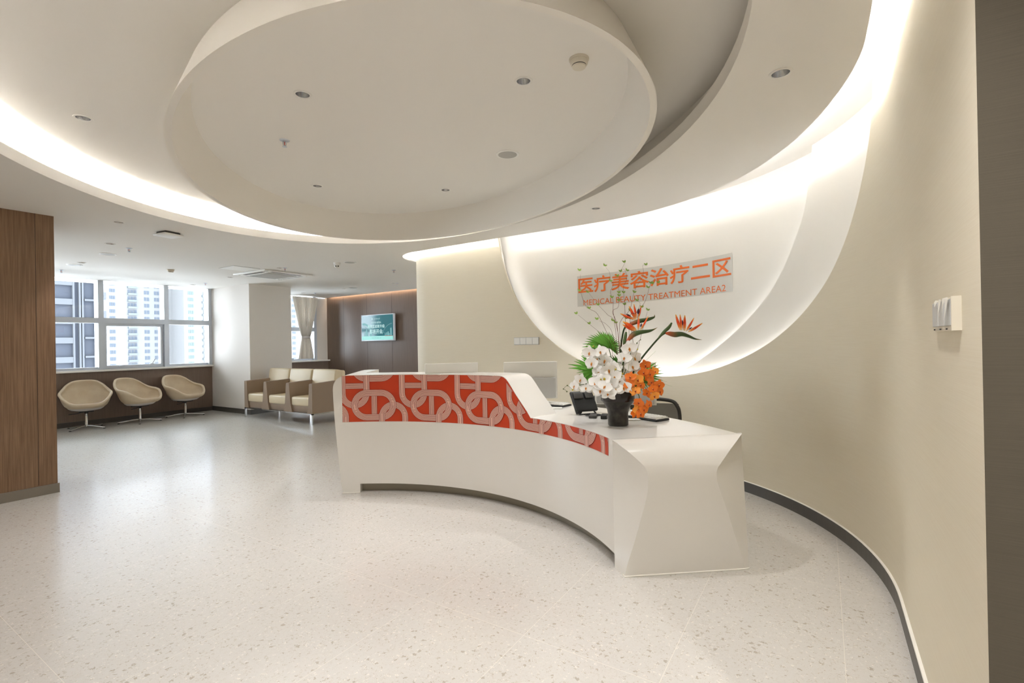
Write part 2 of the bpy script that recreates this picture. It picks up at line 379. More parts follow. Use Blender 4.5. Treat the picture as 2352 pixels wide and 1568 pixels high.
mb = MB(); mb.grid([[(*wallpt(s, .20), .8), (*wallpt(s, .20), ZV)] for s in [-2.5 + i * 4.45 / 60 for i in range(61)]])
mb.build('inner_disc_panel', M['panel'], w0, auto=35)
mb = MB()   # closing behind the layered panels
mb.grid([[(*wallpt(s, .02), .8), (*wallpt(s, .24), .8)] for s in [-3.4 + i * 5.4 / 60 for i in range(61)]])
for s in (1.9, -3.32): mb.grid([[(*wallpt(s, .02), .8), (*wallpt(s, .26), .8)], [(*wallpt(s, .02), ZV), (*wallpt(s, .26), ZV)]])
mb.build('backing', M['panel'], w0)
def outset(curve, d):
    P = curve; out = []
    for i, p in enumerate(P):
        a = P[max(i - 1, 0)]; b = P[min(i + 1, len(P) - 1)]; t = Vector((b[0] - a[0], b[1] - a[1])).normalized()
        out.append((p[0] - t.y * d, p[1] + t.x * d))
    return out
for cur, off, lab in ((A_C, .05, 'glowing strip hidden around the edge of the large disc recess in the cream wall'), ([(p.x, p.y) for p in spline([(a, b, 0) for a, b in B_PTS], 5)], .15, 'glowing strip hidden along the right edge of the inner disc recess')):
    q = outset(cur, -.022)
    if (q[len(q) // 2][1] > cur[len(q) // 2][1]): q = outset(cur, .022)
    q = [c for c in q if c[1] < 2.66 and c[1] > .82]
    mb = MB(); mb.tube([(*wallpt(s, off), z) for s, z in q[::2]], .005, seg=4)
    tag(mb.build('led_strip', M['led_disc']), lab, 'light strip')
# baseboard on the curved wall, other walls
ssb = [-5.111 + i * 10.9 / 150 for i in range(151)]
mb = MB(); mb.grid([[(*wallpt(s, -.013), 0) for s in ssb], [(*wallpt(s, -.013), .092) for s in ssb]])
mb.grid([[(*wallpt(s, -.013), .092) for s in ssb], [(*wallpt(s, -.011), .097) for s in ssb], [(*wallpt(s, 0), .097) for s in ssb]], mi=1)  # thin white line along the top edge of the baseboard
o = mb.build('baseboard_right', [M['base'], M['thin_line']]); struct(o)
struct(MB().grid([[(1.54, -.31, 0), (1.54, YW0, 0)], [(1.54, -.31, ZR), (1.54, YW0, ZR)]]).build('wall_dark', M['dark_textile']))
struct(MB().grid([[(XW0, YW0, 0), (1.6, YW0, 0)], [(XW0, YW0, ZC), (1.6, YW0, ZC)]]).build('wall_back', M['side_paint']))
struct(MB().grid([[(XW0, YW0, 0), (XW0, 11.7, 0)], [(XW0, YW0, ZC), (XW0, 11.7, ZC)]]).build('wall_far_left', M['side_paint']))
struct(MB().grid([[(-9, -9, 0), (12, -9, 0)], [(-9, 13, 0), (12, 13, 0)]]).build('floor', M['floor']))
# left wood clad column
mb = MB(); mb.box(((-3.6 + 1.633) / 2, 6.43 + .6, ZC / 2), (5.233, 1.2, ZC))
o = mb.build('wall_left', M['wood']); struct(o)
MB().box((1.495, 6.4295, ZC / 2 + .05), (.004, .002, ZC - .1)).build('panel_seam', M['seam'], o)
mb = MB(); mb.box(((-3.6 + 1.645) / 2, 7.03, .046), (5.245, 1.224, .092)); struct(mb.build('baseboard_left', M['base_l']))
# white column between the windows
mb = MB(); mb.box((6.10, 10.93, ZC / 2), (.95, 1.64, ZC), bev=.0); struct(mb.build('wall_column', M['white_wall']))
mb = MB(); mb.box((6.10, 10.92, .05), (.975, 1.645, .10)); struct(mb.build('baseboard_column', M['base']))
# window wall
YWW = 11.67
mb = MB(); mb.box(((XW0 + 8.7) / 2, YWW + .1, .495), (8.7 - XW0, .2, .99)); o = mb.build('wall_window', M['wood_daylight_tint']); struct(o)
mb = MB(); mb.box(((XW0 + 5.6) / 2, YWW - .006, .045), (5.6 - XW0, .02, .09)); mb.box((7.63, YWW - .006, .045), (2.1, .02, .09)); struct(mb.build('baseboard_window', M['base']))
mb = MB(); mb.box(((XW0 + 5.63) / 2, YWW + .08, 1.012), (5.63 - XW0, .30, .036), bev=.004); struct(mb.build('trim_4', M['white_pl']))
mb = MB(); mb.box((7.63, YWW + .06, 1.012), (2.1, .34, .036), bev=.004); struct(mb.build('trim_5', M['white_pl']))
mb = MB(); mb.box((8.51, 11.80, 1.9), (.40, .2, 1.8)); struct(mb.build('wall_pier', M['white_wall']))
mb = MB(); mb.box((2.5, 12.0, 2.95), (13, .5, .42)); struct(mb.build('wall_lintel', M['white_wall']))
# television wall
mb = MB(); mb.box((8.80, 8.5, 1.5), (.2, 7.2, 3.0)); o = mb.build('wall_television', M['wood_daylight_tint']); struct(o)
for y in (11.72, 10.99, 10.06, 9.14, 8.2): MB().box((8.6995, y, 1.37), (.002, .005, 2.7)).build('panel_seam', M['seam'], o)
mb = MB(); mb.grid([[(8.64, 5.0, ZC), (8.64, 12, ZC)], [(8.64, 5.0, 2.84), (8.64, 12, 2.84)], [(8.70, 5.0, 2.84), (8.70, 12, 2.84)]]); struct(mb.build('trim_6', M['ceiling']))
mb = MB(); mb.box((8.655, 8.7, 2.80), (.01, 5.7, .008)); tag(mb.build('led_strip', M['led_tv']), 'warm glowing strip at the top of the brown television wall', 'light strip')

# ------------------------------------------------------------------ windows
def window(name, xs, y, z0, z1, zt, open_bay=None, hidden_right=False):
    mb = MB()
    for i, x in enumerate(xs): mb.box((x, y + .03, (z0 + z1) / 2), (.085, .20, z1 - z0))
    for a, b in zip(xs, xs[1:]):
        mb.box(((a + b) / 2, y + .0, zt), (b - a - .06, .14, .10)); mb.box(((a + b) / 2, y + .05, z0 + .02), (b - a, .10, .055)); mb.box(((a + b) / 2, y + .05, z1 - .02), (b - a, .08, .04))
    w = mb.build(name, M['alu']); struct(w)
    for a, b in zip(xs, xs[1:]):
        for q0, q1 in ((z0, zt), (zt, z1)):
            MB().box(((a + b) / 2, y + .06, (q0 + q1) / 2), (b - a, .006, q1 - q0)).build('pane', M['window_glass'], w)
    return w
w = window('window_1', [-2.98, -1.88, -.78, .32, 1.42, 2.52, 3.62, 4.725, 5.60], 11.72, 1.03, 2.74, 1.97)
mb = MB()
for x in (3.69, 4.65): mb.box((x, 11.75, 1.483), (.05, .10, .78))
for z in (1.075, 1.895): mb.box((4.17, 11.745, z), (1.01, .10, .05))
mb.build('opening_sash', M['alu'], w)
for x, z in ((3.95, 1.085), (4.46, 1.10)):
    mb = MB(); mb.box((x, 11.69, z), (.07, .03, .025)); mb.tube([(x, 11.68, z), (x + (.05 if x > 4 else -.06), 11.66, z + (.10 if x > 4 else .0))], .007); mb.build('handle', M['alu'], w)
w = window('window_2', [6.62, 7.45, 8.29], 11.72, 1.03, 2.74, 1.86)
mb = MB(); mb.box((7.62, 11.69, 1.085), (.06, .03, .04)); mb.build('handle', M['alu'], w)

# ------------------------------------------------------------------ buildings outside
def tower(x, y, w, bays, body, win, label, rz, z0=-13.0, nf=17, fh=3.0):
    r = empty('apartment_tower', (x, y, z0), rz, label, 'building', 'buildings outside the windows')
    MB().box((0, 7, 20), (w, 14, 170)).build('facade', body, r)
    proto = {}
    for f in range(nf):
        for bx, n_, ww, hh, ledge in bays:
            key = (n_, ww, hh)
            if key not in proto:
                mb = MB(); pw = ww / n_
                for k in range(n_): mb.box((-ww / 2 + pw * (k + .5), -.06, 0), (pw * .78, .12, hh))
                proto[key] = o = mb.build('window', win, r)
            else: o = proto[key].copy(); COL.objects.link(o); o.parent = r
            o.location = (bx * w, 0, (f + .5) * fh)
            if ledge and f % 1 == 0:
                if 'ledge' not in proto: proto['ledge'] = o = MB().box((0, -.5, 0), (3.4, 1.0, .9)).build('balcony', M['tower_rail'], r)
                else: o = proto['ledge'].copy(); COL.objects.link(o); o.parent = r
                o.location = (bx * w, 0, (f + .13) * fh)
    return r
bw = mat('tower_pale', (82, 82, 82), .9); bwin = mat('tower_pale_window', (52, 58, 66), .9); bb_ = mat('tower_slate', (32, 36, 44), .9); bl = mat('tower_band', (58, 60, 63), .9)
bwin2 = mat('tower_pale_glass', (58, 68, 71), .9); M['tower_rail'] = mat('tower_rail', (70, 74, 76), .9)
tower(92, 262, 33, [(-.43, 4, 3.6, 1.3, 1), (-.20, 3, 2.2, 1.5, 0), (.02, 3, 3.6, 1.6, 1), (.19, 2, 2.2, 1.6, 0), (.31, 2, 2.2, 1.6, 0)], bw, bwin, 'pale apartment tower with grey window groups seen through the middle window bay', 0)
tower(121, 250, 25, [(-.38, 3, 2.6, 1.6, 0), (-.12, 2, 2.2, 1.6, 1), (.08, 1, 1.4, 2.2, 0), (.25, 2, 2.6, 1.6, 0), (.42, 3, 2.6, 1.6, 1)], bw, bwin2, 'pale apartment tower filling the window bay beside the white column', 0)
tower(172, 250, 26, [(-.3, 2, 2.4, 1.6, 0), (0, 2, 2.4, 1.6, 0), (.3, 2, 2.4, 1.6, 0)], bw, bwin, 'pale tower behind the curtained window', 0)
t_ = empty('glass_tower', (26.5, 98, -12), 0, 'slate blue tower with pale floor bands seen through the leftmost window bay', 'building', 'buildings outside the windows')
MB().box((-10, 5, 10), (28.4, 9, 90)).build('facade', bb_, t_)
for f in range(9):
    for xc, w_, h_, zz in ((-3.0, 7.0, .9, 0), (2.6, 1.3, .3, .4), (4.2, 1.0, 1.2, 1.2)):
        MB().box((xc, .35, f * 3 + zz), (w_, .5, h_)).build('floor_band', bl, t_)
for x in (.6, 1.35, 1.7, 3.3, 3.7): MB().box((x, .3, 10), (.22, .5, 90)).build('rib', bl, t_)

# ------------------------------------------------------------------ reception desk (arc about CD)
CD = Vector((1.46, 2.57, 0)); R0 = 2.03
def dk(th, r, z): a = radians(th); return (CD.x + r * cos(a), CD.y + r * sin(a), z)
desk = empty('reception_desk', (3.2, 2.2, 0), 0, 'curved white reception desk with a raised left counter and patterned orange red front band', 'reception desk')
def desk_part(mb, name, mats, auto=35, parent=None):
    o = mb.build(name, mats, None, auto=auto); o.parent = parent or desk
    if not parent: o.matrix_parent_inverse = Matrix.Translation((-3.2, -2.2, 0))
    return o
H1, H0, FB = 1.12, .79, .085
TOP = [(-15.8, H0), (-14.6, .840), (-13, .896), (-11.1, .967), (-9.6, 1.032), (-8.7, 1.070), (-8, 1.094), (-7.2, 1.110), (-6.3, 1.118), (-5.2, H1)]
TOP += [(-5.2 + 43.2 * i / 26, H1) for i in range(1, 27)] + [(39.0, 1.117), (39.7, 1.110), (40.3, 1.100), (40.9, 1.085), (41.35, 1.065), (41.7, 1.040), (41.86, 1.015), (41.93, .985)]
def lean_low(th):   # underside of the leaning left end
    P = [(39.6, 0), (40.25, .103), (40.9, .385), (41.46, .634), (41.81, .841), (41.93, .985)]
    for (a, za), (b, zb) in zip(P, P[1:]):
        if a <= th <= b: return za + (zb - za) * (th - a) / (b - a)
    return 0
def lowz(th): return FB if th < 35.2 else (0 if th <= 39.6 else lean_low(th))
cols = sorted(set([t for t, z in TOP] + [35.19, 35.21, 39.6, 40.25, 40.6, 41.1, 41.5]))
fT = curve_fn(TOP)
cols = [(t, lowz(t), fT(t)) for t in cols]
RW = lambda t: R0 + .30 + .06 * min(1, max(0, (t + 15.8) / 12))
mb = MB()
F = [dk(t, R0, a) for t, a, b in cols]; G = [dk(t, R0, b) for t, a, b in cols]
Bk = [dk(t, RW(t), b) for t, a, b in cols]; Bl = [dk(t, RW(t), a) for t, a, b in cols]
mb.grid([Bl, F, G, Bk, Bl])
mb.add([F[0], G[0], Bk[0], Bl[0]], [(0, 1, 2, 3)])
# left wing running back from the raised counter
wc = [c for c in cols if c[0] >= 36.0 - 1e-6]
wc = [(35.9, 0, H1)] + wc
rows = []
for r in (R0 + .36, R0 + .5, R0 + .7, 3.05): rows.append([dk(t, r, a) for t, a, b in wc][::-1] + [dk(t, r, b) for t, a, b in wc])
mb.grid(rows, closed=True)
e = rows[-1]; mb.add(e, [tuple(range(len(e)))])
# low curved front below the worktop
lc = [-45.9 + i * (30.1) / 30 for i in range(31)]
mb.grid([[dk(t, R0 + .3, FB) for t in lc], [dk(t, R0, FB) for t in lc], [dk(t, R0, H0 - .002) for t in lc], [dk(t, R0 + .3, H0 - .002) for t in lc]])
desk_part(mb, 'body', M['corian'])
mb = MB()
wt = [-45.9 + i * (45.9 + 37) / 60 for i in range(61)]
mb.grid([[dk(t, R0, H0 - .035) for t in wt], [dk(t, R0, H0) for t in wt], [dk(t, 2.87, H0) for t in wt], [dk(t, 2.87, H0 - .035) for t in wt], [dk(t, R0, H0 - .035) for t in wt]])
desk_part(mb, 'worktop', M['corian_top'])
mb = MB(); tk = [-45.4 + i * 80.6 / 50 for i in range(51)]
mb.grid([[dk(t, R0 + .075, .001) for t in tk], [dk(t, R0 + .075, FB) for t in tk]]); desk_part(mb, 'toe_kick', M['toe'])
mb = MB(); mb.grid([[dk(t, 2.55, .0) for t in wt[4:]], [dk(t, 2.55, H0 - .04) for t in wt[4:]]]); desk_part(mb, 'back_panel', M['corian'])
# faceted pedestal at the right end
LE = [(2.870, 1.125, .790), (2.864, 1.113, .789), (2.845, 1.075, .779), (2.829, 1.043, .765), (2.824, .987, .731), (2.834, .924, .677), (2.844, .897, .643), (2.847, .885, .600), (2.848, .886, .556), (2.846, .892, .491), (2.832, .922, .365), (2.809, .964, .201), (2.789, 1.001, .075), (2.782, 1.016, 0)]
RE = [(3.44, .452, .790), (3.405, .452, .789), (3.31, .465, .765), (3.215, .487, .730), (3.171, .507, .696), (3.131, .531, .655), (3.114, .545, .630), (3.106, .552, .600), (3.110, .549, .550), (3.122, .539, .500), (3.158, .504, .365), (3.201, .464, .185), (3.232, .434, .063), (3.243, .425, 0)]
LJ = [dk(-45.9, R0, z) for z in (.79, .785, .775, .76, .73, .677, .643, .60, .556, .491, .365, .201, .075, 0)]
K0, K1 = Vector((3.46, .46, .79)), Vector((3.262, .405, 0))
RK = [tuple(K0.lerp(K1, 1 - z / .79)) for z in [p[2] for p in RE]]
mb = MB()
def dens(P, n=4): return [tuple(p) for p in spline(P, n)]
LEd, REd = dens(LE), dens(RE); 
mb.grid([[tuple(Vector(a).lerp(Vector(b), k / 12)) for k in range(13)] for a, b in zip(LEd, REd)])
mb.grid([[a, b] for a, b in zip(dens(LJ), LEd)])
mb.grid([[b, a] for a, b in zip(dens(RK), REd)])
bk = dk(-46.6, 2.87, .79); b0 = (3.50, .62, 0)
mb.grid([[tuple(K0), bk], [tuple(K1), b0]]); mb.grid([[bk, (3.35, 1.1, .79)], [b0, (3.2, 1.1, 0)]])
mb.add([dk(-45.9, R0, .79), (2.870, 1.125, .79), (3.44, .452, .79), tuple(K0), bk, dk(-45.9, 2.87, .79)], [(0, 1, 2, 3, 4, 5)])
desk_part(mb, 'pedestal', M['corian'], auto=28)
mb = MB(); mb.tube([(2.90, 1.112, .004), (2.779, 1.016, .004), (3.244, .42, .004), (3.265, .405, .004)], .005, seg=6)
desk_part(mb, 'caulk_line', M['thin_line'])
mb = MB(); mb.tube([dk(39.9, R0 - .002, .004), dk(35.3, R0 - .002, .004)], .004, seg=6); desk_part(mb, 'caulk_line', M['thin_line'])
# patterned band -------------------------------------------------------
U0 = 39.55; UR = radians(1) * R0
def uvp(u, z, lift): return dk(U0 - u / UR, R0 - .0012 - lift, z)
u_end = (39.55 + 44.15) * UR; ZB = .675
topc = [((U0 - t) * UR, z - .004) for t, z in reversed(TOP) if t <= 39.6] + [((U0 - t) * UR, H0 - .004) for t in (-17, -25, -35, -44.15)]
topf = curve_fn(topc + [(-.01, 1.11)])
mb = MB()
us = sorted(set([i * u_end / 150 for i in range(151)] + [u for u, z in topc if 0 <= u <= u_end]))
mb.grid([[uvp(u, ZB, 0) for u in us], [uvp(u, topf(u), 0) for u in us]])
def band(mb, pts, layer, w=.0585, nl=7, closed=False):
    """ribbon of parallel lines along pts (u,z)"""
    P = pts; n = len(P); nor = []
    for i in range(n):
        if closed: a, b = P[(i - 1) % n], P[(i + 1) % n]
        else: a, b = P[max(i - 1, 0)], P[min(i + 1, n - 1)]
        t = Vector((b[0] - a[0], b[1] - a[1])).normalized(); nor.append((-t.y, t.x))
    def strip(o0, o1, lift, mi):
        idx = range(n) if closed else range(n - 1)
        for i in idx:
            j = (i + 1) % n
            q = [(P[i][0] + nor[i][0] * o0, P[i][1] + nor[i][1] * o0), (P[i][0] + nor[i][0] * o1, P[i][1] + nor[i][1] * o1),
                 (P[j][0] + nor[j][0] * o1, P[j][1] + nor[j][1] * o1), (P[j][0] + nor[j][0] * o0, P[j][1] + nor[j][1] * o0)]
            poly = clip(q)
            for pl in poly:
                if len(pl) >= 3: mb.add([uvp(u, z, lift) for u, z in pl], [tuple(range(len(pl)))], mi)
    strip(-w / 2, w / 2, .0003 + layer * .0005, 1)
    for k in range(nl):
        c = -w / 2 + w * k / (nl - 1); strip(c - .0016, c + .0016, .0005 + layer * .0005, 2)
def hp(poly, a, b, c):
    out = []
    for i in range(len(poly)):
        p, q = poly[i], poly[(i + 1) % len(poly)]
        dp, dq = a * p[0] + b * p[1] - c, a * q[0] + b * q[1] - c
        if dp <= 0: out.append(p)
        if (dp < 0 < dq) or (dq < 0 < dp):
            t = dp / (dp - dq); out.append((p[0] + (q[0] - p[0]) * t, p[1] + (q[1] - p[1]) * t))
    return out
u_foot = (U0 + 15.8) * UR
slope = [p for p in topc if (U0 + 5) * UR <= p[0] <= u_foot + .001]
def clip(q):
    q = hp(q, 0, -1, -ZB); q = hp(q, -1, 0, 0) if q else q; q = hp(q, 1, 0, u_end) if q else q
    if not q: return []
    if max(p[0] for p in q) < slope[0][0]: return [hp(q, 0, 1, H1 - .004)]
    out = []
    a = hp(q, 1, 0, u_foot)
    if a:
        for p0, p1 in zip(slope, slope[1:]):
            nx, nz = -(p1[1] - p0[1]), (p1[0] - p0[0])
            a = hp(a, nx, nz, nx * p0[0] + nz * p0[1]) if a else a
        if a: out.append(a)
    b = hp(q, -1, 0, -u_foot)
    if b: b = hp(b, 0, 1, H0 - .004)
    if b: out.append(b)
    return out
def arc(cx, cz, r, a0, a1, n=14): return [(cx + r * cos(radians(a0 + (a1 - a0) * i / n)), cz + r * sin(radians(a0 + (a1 - a0) * i / n))) for i in range(n + 1)]
def line(a, b, n=6): return [(a[0] + (b[0] - a[0]) * i / n, a[1] + (b[1] - a[1]) * i / n) for i in range(n + 1)]
r_ = .145 - .029
for k in range(-1, 6):
    u = .572 * k
    for dz, ly in ((.368, 0), (0, 4)):
        cz = .832 + dz; cl, cr = u + .23, u + .371
        band(mb, line((u + .302, cz - .0865), (u + .302, cz + .0865)), ly, w=.052)
        loop = arc(cl, cz, r_, 90, 270) + line((cl, cz - r_), (cr, cz - r_))[1:] + arc(cr, cz, r_, -90, 90)[1:] + line((cr, cz + r_), (cl, cz + r_))[1:-1]
        band(mb, loop, ly + (1 if dz == 0 else 0), closed=True)
    c = u + .1165; band(mb, line((c - .113, 1.016), (c + .113, 1.016)), 2, w=.052)
    band(mb, line((c - .113, 1.14), (c - .113, .945)) + arc(c, .945, .113, 180, 360)[1:] + line((c + .113, .945), (c + .113, 1.14))[1:], 3)
    c = u + .489; band(mb, line((c - .114, .66), (c - .114, .75)), 7)
    band(mb, line((c - .114, .70), (c - .114, .72)) + arc(c, .72, .114, 180, 0)[1:] + line((c + .114, .72), (c + .114, .66))[1:], 1)
pp = desk_part(mb, 'patterned_band', [M['red'], M['pink'], M['maroon']], auto=None); pp['label'] = 'orange red band with interlocking pink striped loops'

# ------------------------------------------------------------------ text helper
def text_obj(name, body, width, height, m, parent=None, bold=0, place=None, solid=None):
    """place(u, z) maps text-plane coordinates (u to the right, z up, both in metres) to world points"""
    c = bpy.data.curves.new(name, 'FONT'); c.body = body; c.size = 1; c.resolution_u = 4; c.bevel_depth = max(bold, 0); c.bevel_resolution = 0
    t = bpy.data.objects.new(name, c); COL.objects.link(t)
    dg = bpy.context.evaluated_depsgraph_get(); dg.update()
    me = bpy.data.meshes.new_from_object(t.evaluated_get(dg)); bpy.data.objects.remove(t)
    xs = [v.co.x for v in me.vertices]; ys = [v.co.y for v in me.vertices]
    x0, x1, y0, y1 = min(xs), max(xs), min(ys), max(ys)
    vs = [place((v.co.x - x0) / (x1 - x0) * width, (v.co.y - y0) / (y1 - y0) * height) for v in me.vertices]
    if solid: vs = [Vector(p) + solid * (v.co.z / max(bold, 1e-4)) for p, v in zip(vs, me.vertices)]
    fs = [tuple(p.vertices) for p in me.polygons]; bpy.data.meshes.remove(me)
    return objm(name, vs, fs, m, parent)

# sign on the inner disc
sg = empty('wall_sign', (*wallpt(-.3, .19), 2.03), 0, 'orange Chinese and English lettering on a grey film strip inside the lit disc', 'sign')
inv = Matrix.Translation(-sg.location)
def keep(o, root=sg): o.parent = root; o.matrix_parent_inverse = Matrix.Translation(-root.location); return o
mb = MB(); S_ = [.60 - i * 1.778 / 40 for i in range(41)]
zt = lambda s: 2.212 + (.598 - s) / 1.777 * .039; zb = lambda s: 1.833 + (.598 - s) / 1.777 * .035
mb.grid([[(*wallpt(s, .1975), zb(s)) for s in S_], [(*wallpt(s, .1975), zt(s)) for s in S_], [(*wallpt(s, .1995), zt(s)) for s in S_]])
keep(mb.build('film', M['film']))
keep(text_obj('chinese_letters', '医疗美容治疗二区', 1.752, .198, M['orange_text'], None, .016, lambda u, z: (*wallpt(.585 - u, .1955), 1.993 + z + u / 1.752 * .032), Vector((-.0012, 0, 0))))
keep(text_obj('english_letters', 'MEDICAL BEAUTY TREATMENT AREA2', 1.625, .067, M['orange_text'], None, -.006, lambda u, z: (*wallpt(.518 - u, .1955), 1.845 + z + u / 1.625 * .034)))

# ------------------------------------------------------------------ television
tv = empty('television', (8.66, 9.55, 1.85), 0, 'wall television with a teal screen of white Chinese text in a silver frame', 'television')
mb = MB(); mb.box((-.05, 0, 0), (.06, 1.19, .675), bev=.006); mb.box((0.0, 0, 0), (.06, .7, .4)); mb.build('frame', M['alu'], tv)
scr = mat('screen_teal', (20, 60, 66), .12); bsdf(scr).inputs['Emission Color'].default_value = (*lin((52, 112, 120)), 1); bsdf(scr).inputs['Emission Strength'].default_value = .20
def emat(name, rgb, s=.27): return mat(name, (10, 10, 10), .4, emit=lin(rgb), es=s)
MB().box((-.0825, 0, .002), (.004, 1.14, .625)).build('screen', scr, tv)
MB().box((-.0853, 0, -.262), (.001, 1.14, .098)).build('pale_footer', emat('screen_mint', (140, 212, 202)), tv)
s2 = emat('screen_dark', (42, 92, 98)); s3 = emat('screen_text', (196, 236, 232)); s4 = emat('screen_line', (96, 158, 160)); s5 = emat('screen_footer_text', (84, 120, 120)); s6 = emat('screen_rust', (150, 86, 60))
mb = MB()
for cy, cz, rr, w in ((.25, .32, .35, .008), (-.1, -.9, .78, .006), (.5, -.2, .3, .05), (-.6, -.35, .45, .01)):
    P = [(cy + rr * cos(a * pi / 24), cz + rr * sin(a * pi / 24)) for a in range(48)]
    for a, b in zip(P, P[1:]):
        if all(abs(p[0]) < .55 and -.2 < p[1] < .29 for p in (a, b)):
            t = Vector((b[0] - a[0], b[1] - a[1])).normalized() * w / 2
            mb.add([(-.0856, a[0] - t.y, a[1] + t.x), (-.0856, a[0] + t.y, a[1] - t.x), (-.0856, b[0] + t.y, b[1] - t.x), (-.0856, b[0] - t.y, b[1] + t.x)], [(0, 1, 2, 3)])
mb.build('swoosh_lines', s4, tv)
mb = MB()
for y, h, w in ((.47, .08, .03), (.42, .13, .03), (.38, .18, .035), (.34, .10, .03), (.25, .08, .04), (.21, .05, .03), (-.30, .05, .03), (-.35, .08, .03), (-.40, .10, .04), (-.44, .06, .03), (-.50, .19, .05)):
    mb.box((-.0857, y, -.21 + h / 2), (.0006, w, h))
mb.build('skyline', s4, tv)
MB().box((-.0858, -.42, -.215), (.0006, .27, .012)).build('rust_stripe', s6, tv)
def tvt(nm, body, w, h, y, z, m, bold=0): text_obj(nm, body, w, h, m, tv, bold, lambda u, v: (-.0866, y - u, z + v), Vector((-.0004, 0, 0)) if bold else None)
tvt('screen_text', '新院区全新升级', .62, .088, .34, -.01, s3, .01); tvt('screen_text', '即将开业', .47, .115, .27, -.155, s3, .01)
tvt('screen_text', '老字号·新团队', .36, .05, .20, .105, s3); tvt('screen_text', '深圳市中西医结合医院', .24, .022, .12, .212, s3)
tvt('screen_text', '电话 0755-2585 1156', .34, .028, .19, -.275, s5)
mb = MB(); mb.add([(-.086, .17, .20), (-.086, .15, .225), (-.086, .17, .25), (-.086, .19, .225)], [(0, 1, 2, 3)]); mb.add([(-.086, .165, .225), (-.086, .17, .185), (-.086, .175, .225), (-.086, .17, .265)], [(0, 1, 2, 3)]); mb.build('emblem', s3, tv)

# ------------------------------------------------------------------ wall fittings
sk = empty('socket_panel', (5.35, 3.2, 1.42), 0, 'four gang white socket plate on the cream wall left of the disc', 'socket')
MB().box((-.006, 0, 0), (.012, .37, .095), bev=.003).build('plate', M['grey_pl'], sk)
for i in range(4): MB().box((-.0125, -.138 + .092 * i, 0), (.004, .086, .082), bev=.0015).build('module', M['white_pl'], sk)
sw = empty('switch_panel', (1.87, -.31, 1.458), 0, 'three gang light switch with peeling clear film near the dark wall', 'switch')
mb = MB(); mb.box((0, .008, 0), (.275, .016, .092), bev=.003); mb.box((-.137, .006, 0), (.006, .03, .092)); mb.build('plate', M['beige_pl'], sw)
for i in range(3):
    MB().box((-.085 + .088 * i, .018, .004), (.080, .005, .072), bev=.0015).build('rocker', M['grey_pl'], sw)
    MB().box((-.085 + .088 * i + .03, .0175, -.041), (.008, .003, .004)).build('indicator', M['darkgrey'], sw)
filmm = mat('clear_film', (236, 232, 220), .15, spec=.6)
for x, h in ((-.11, .06), (-.075, .035), (-.02, .045), (.03, .02)):
    MB().add([(x - .012, .024, .044), (x + .016, .026, .046), (x + .006, .030, .044 - h)], [(0, 1, 2)]).build('peeling_film', filmm, sw)

# ------------------------------------------------------------------ ceiling fittings
def downlight(p, z, label, watts, size=86, blend=.55):
    r = empty('downlight', (p[0], p[1], z), 0, label, 'downlight', 'recessed downlights')
    MB().lathe([(.043, .002), (.043, -.004), (.050, -.005), (.055, -.003), (.056, 0)], seg=28).build('trim_ring', M['ceiling'], r, auto=40)
    MB().lathe([(.0432, -.001), (.040, .02), (.032, .045), (.020, .060), (.0001, .064)], seg=28).build('reflector', M['reflector'], r, auto=60)
    MB().lathe([(.0001, .05), (.011, .052), (.012, .06)], seg=12).build('lamp', M['lamp_on'], r)
    l = bpy.data.lights.new('downlight_or_fill_spot', 'SPOT'); l.energy = watts; l.color = LED_COL; l.spot_size = radians(size); l.spot_blend = blend; l.shadow_soft_size = .02
    o = bpy.data.objects.new('downlight_or_fill_spot', l); COL.objects.link(o); o.parent = r; o.location = (0, 0, -.012)
    return r
for i, (p, z, l) in enumerate(DL):
    if i == 0: downlight(p, z, l, SPOT_W * .7, 58, 1)
    else: downlight(p, z, l, SPOT_BACK if (p[1] > 6.3 or p[0] > 5) else SPOT_W)
# unseen fill spots without fixtures, added to brighten foreground floor and desk
for x, y, w_ in ((.85, .05, 2.0), (-.9, 1.2, 1), (-1.6, 4.6, 1), (.5, -1.4, 2.6), (-1.4, -.9, 2.2), (.4, -2.8, 2)):
    l = bpy.data.lights.new('downlight_or_fill_spot', 'SPOT'); l.energy = SPOT_W * w_; l.color = LED_COL; l.spot_size = radians(140); l.spot_blend = 1; l.shadow_soft_size = .04
    o = bpy.data.objects.new('downlight_or_fill_spot', l); COL.objects.link(o); o.location = (x, y, 2.72)
def speaker(x, y, z, label, r=.098):
    e = empty('ceiling_speaker', (x, y, z), 0, label, 'speaker', 'round ceiling speakers')
    MB().lathe([(r * .80, -.006), (r * .86, -.009), (r * .98, -.006), (r, 0)], seg=36).build('rim', M['white_pl'], e, auto=50)
    MB().lathe([(.0001, -.0075), (r * .81, -.0065)], seg=36).build('grille', M['grille'], e)
for x, y, z, l in ((3.47, 2.23, ZR, 'round ceiling speaker inside the hanging drum'), (2.69, 8.38, ZC, 'large looking round speaker with white rim right of the left column'), (2.73, 9.82, ZC, 'round speaker furthest left near the window, behind the bright downlight'),
                   (5.19, 6.38, ZC, 'round speaker right beside the ceiling camera'), (7.51, 9.13, ZC, 'round speaker in front of the television wall')): speaker(x, y, z, l)
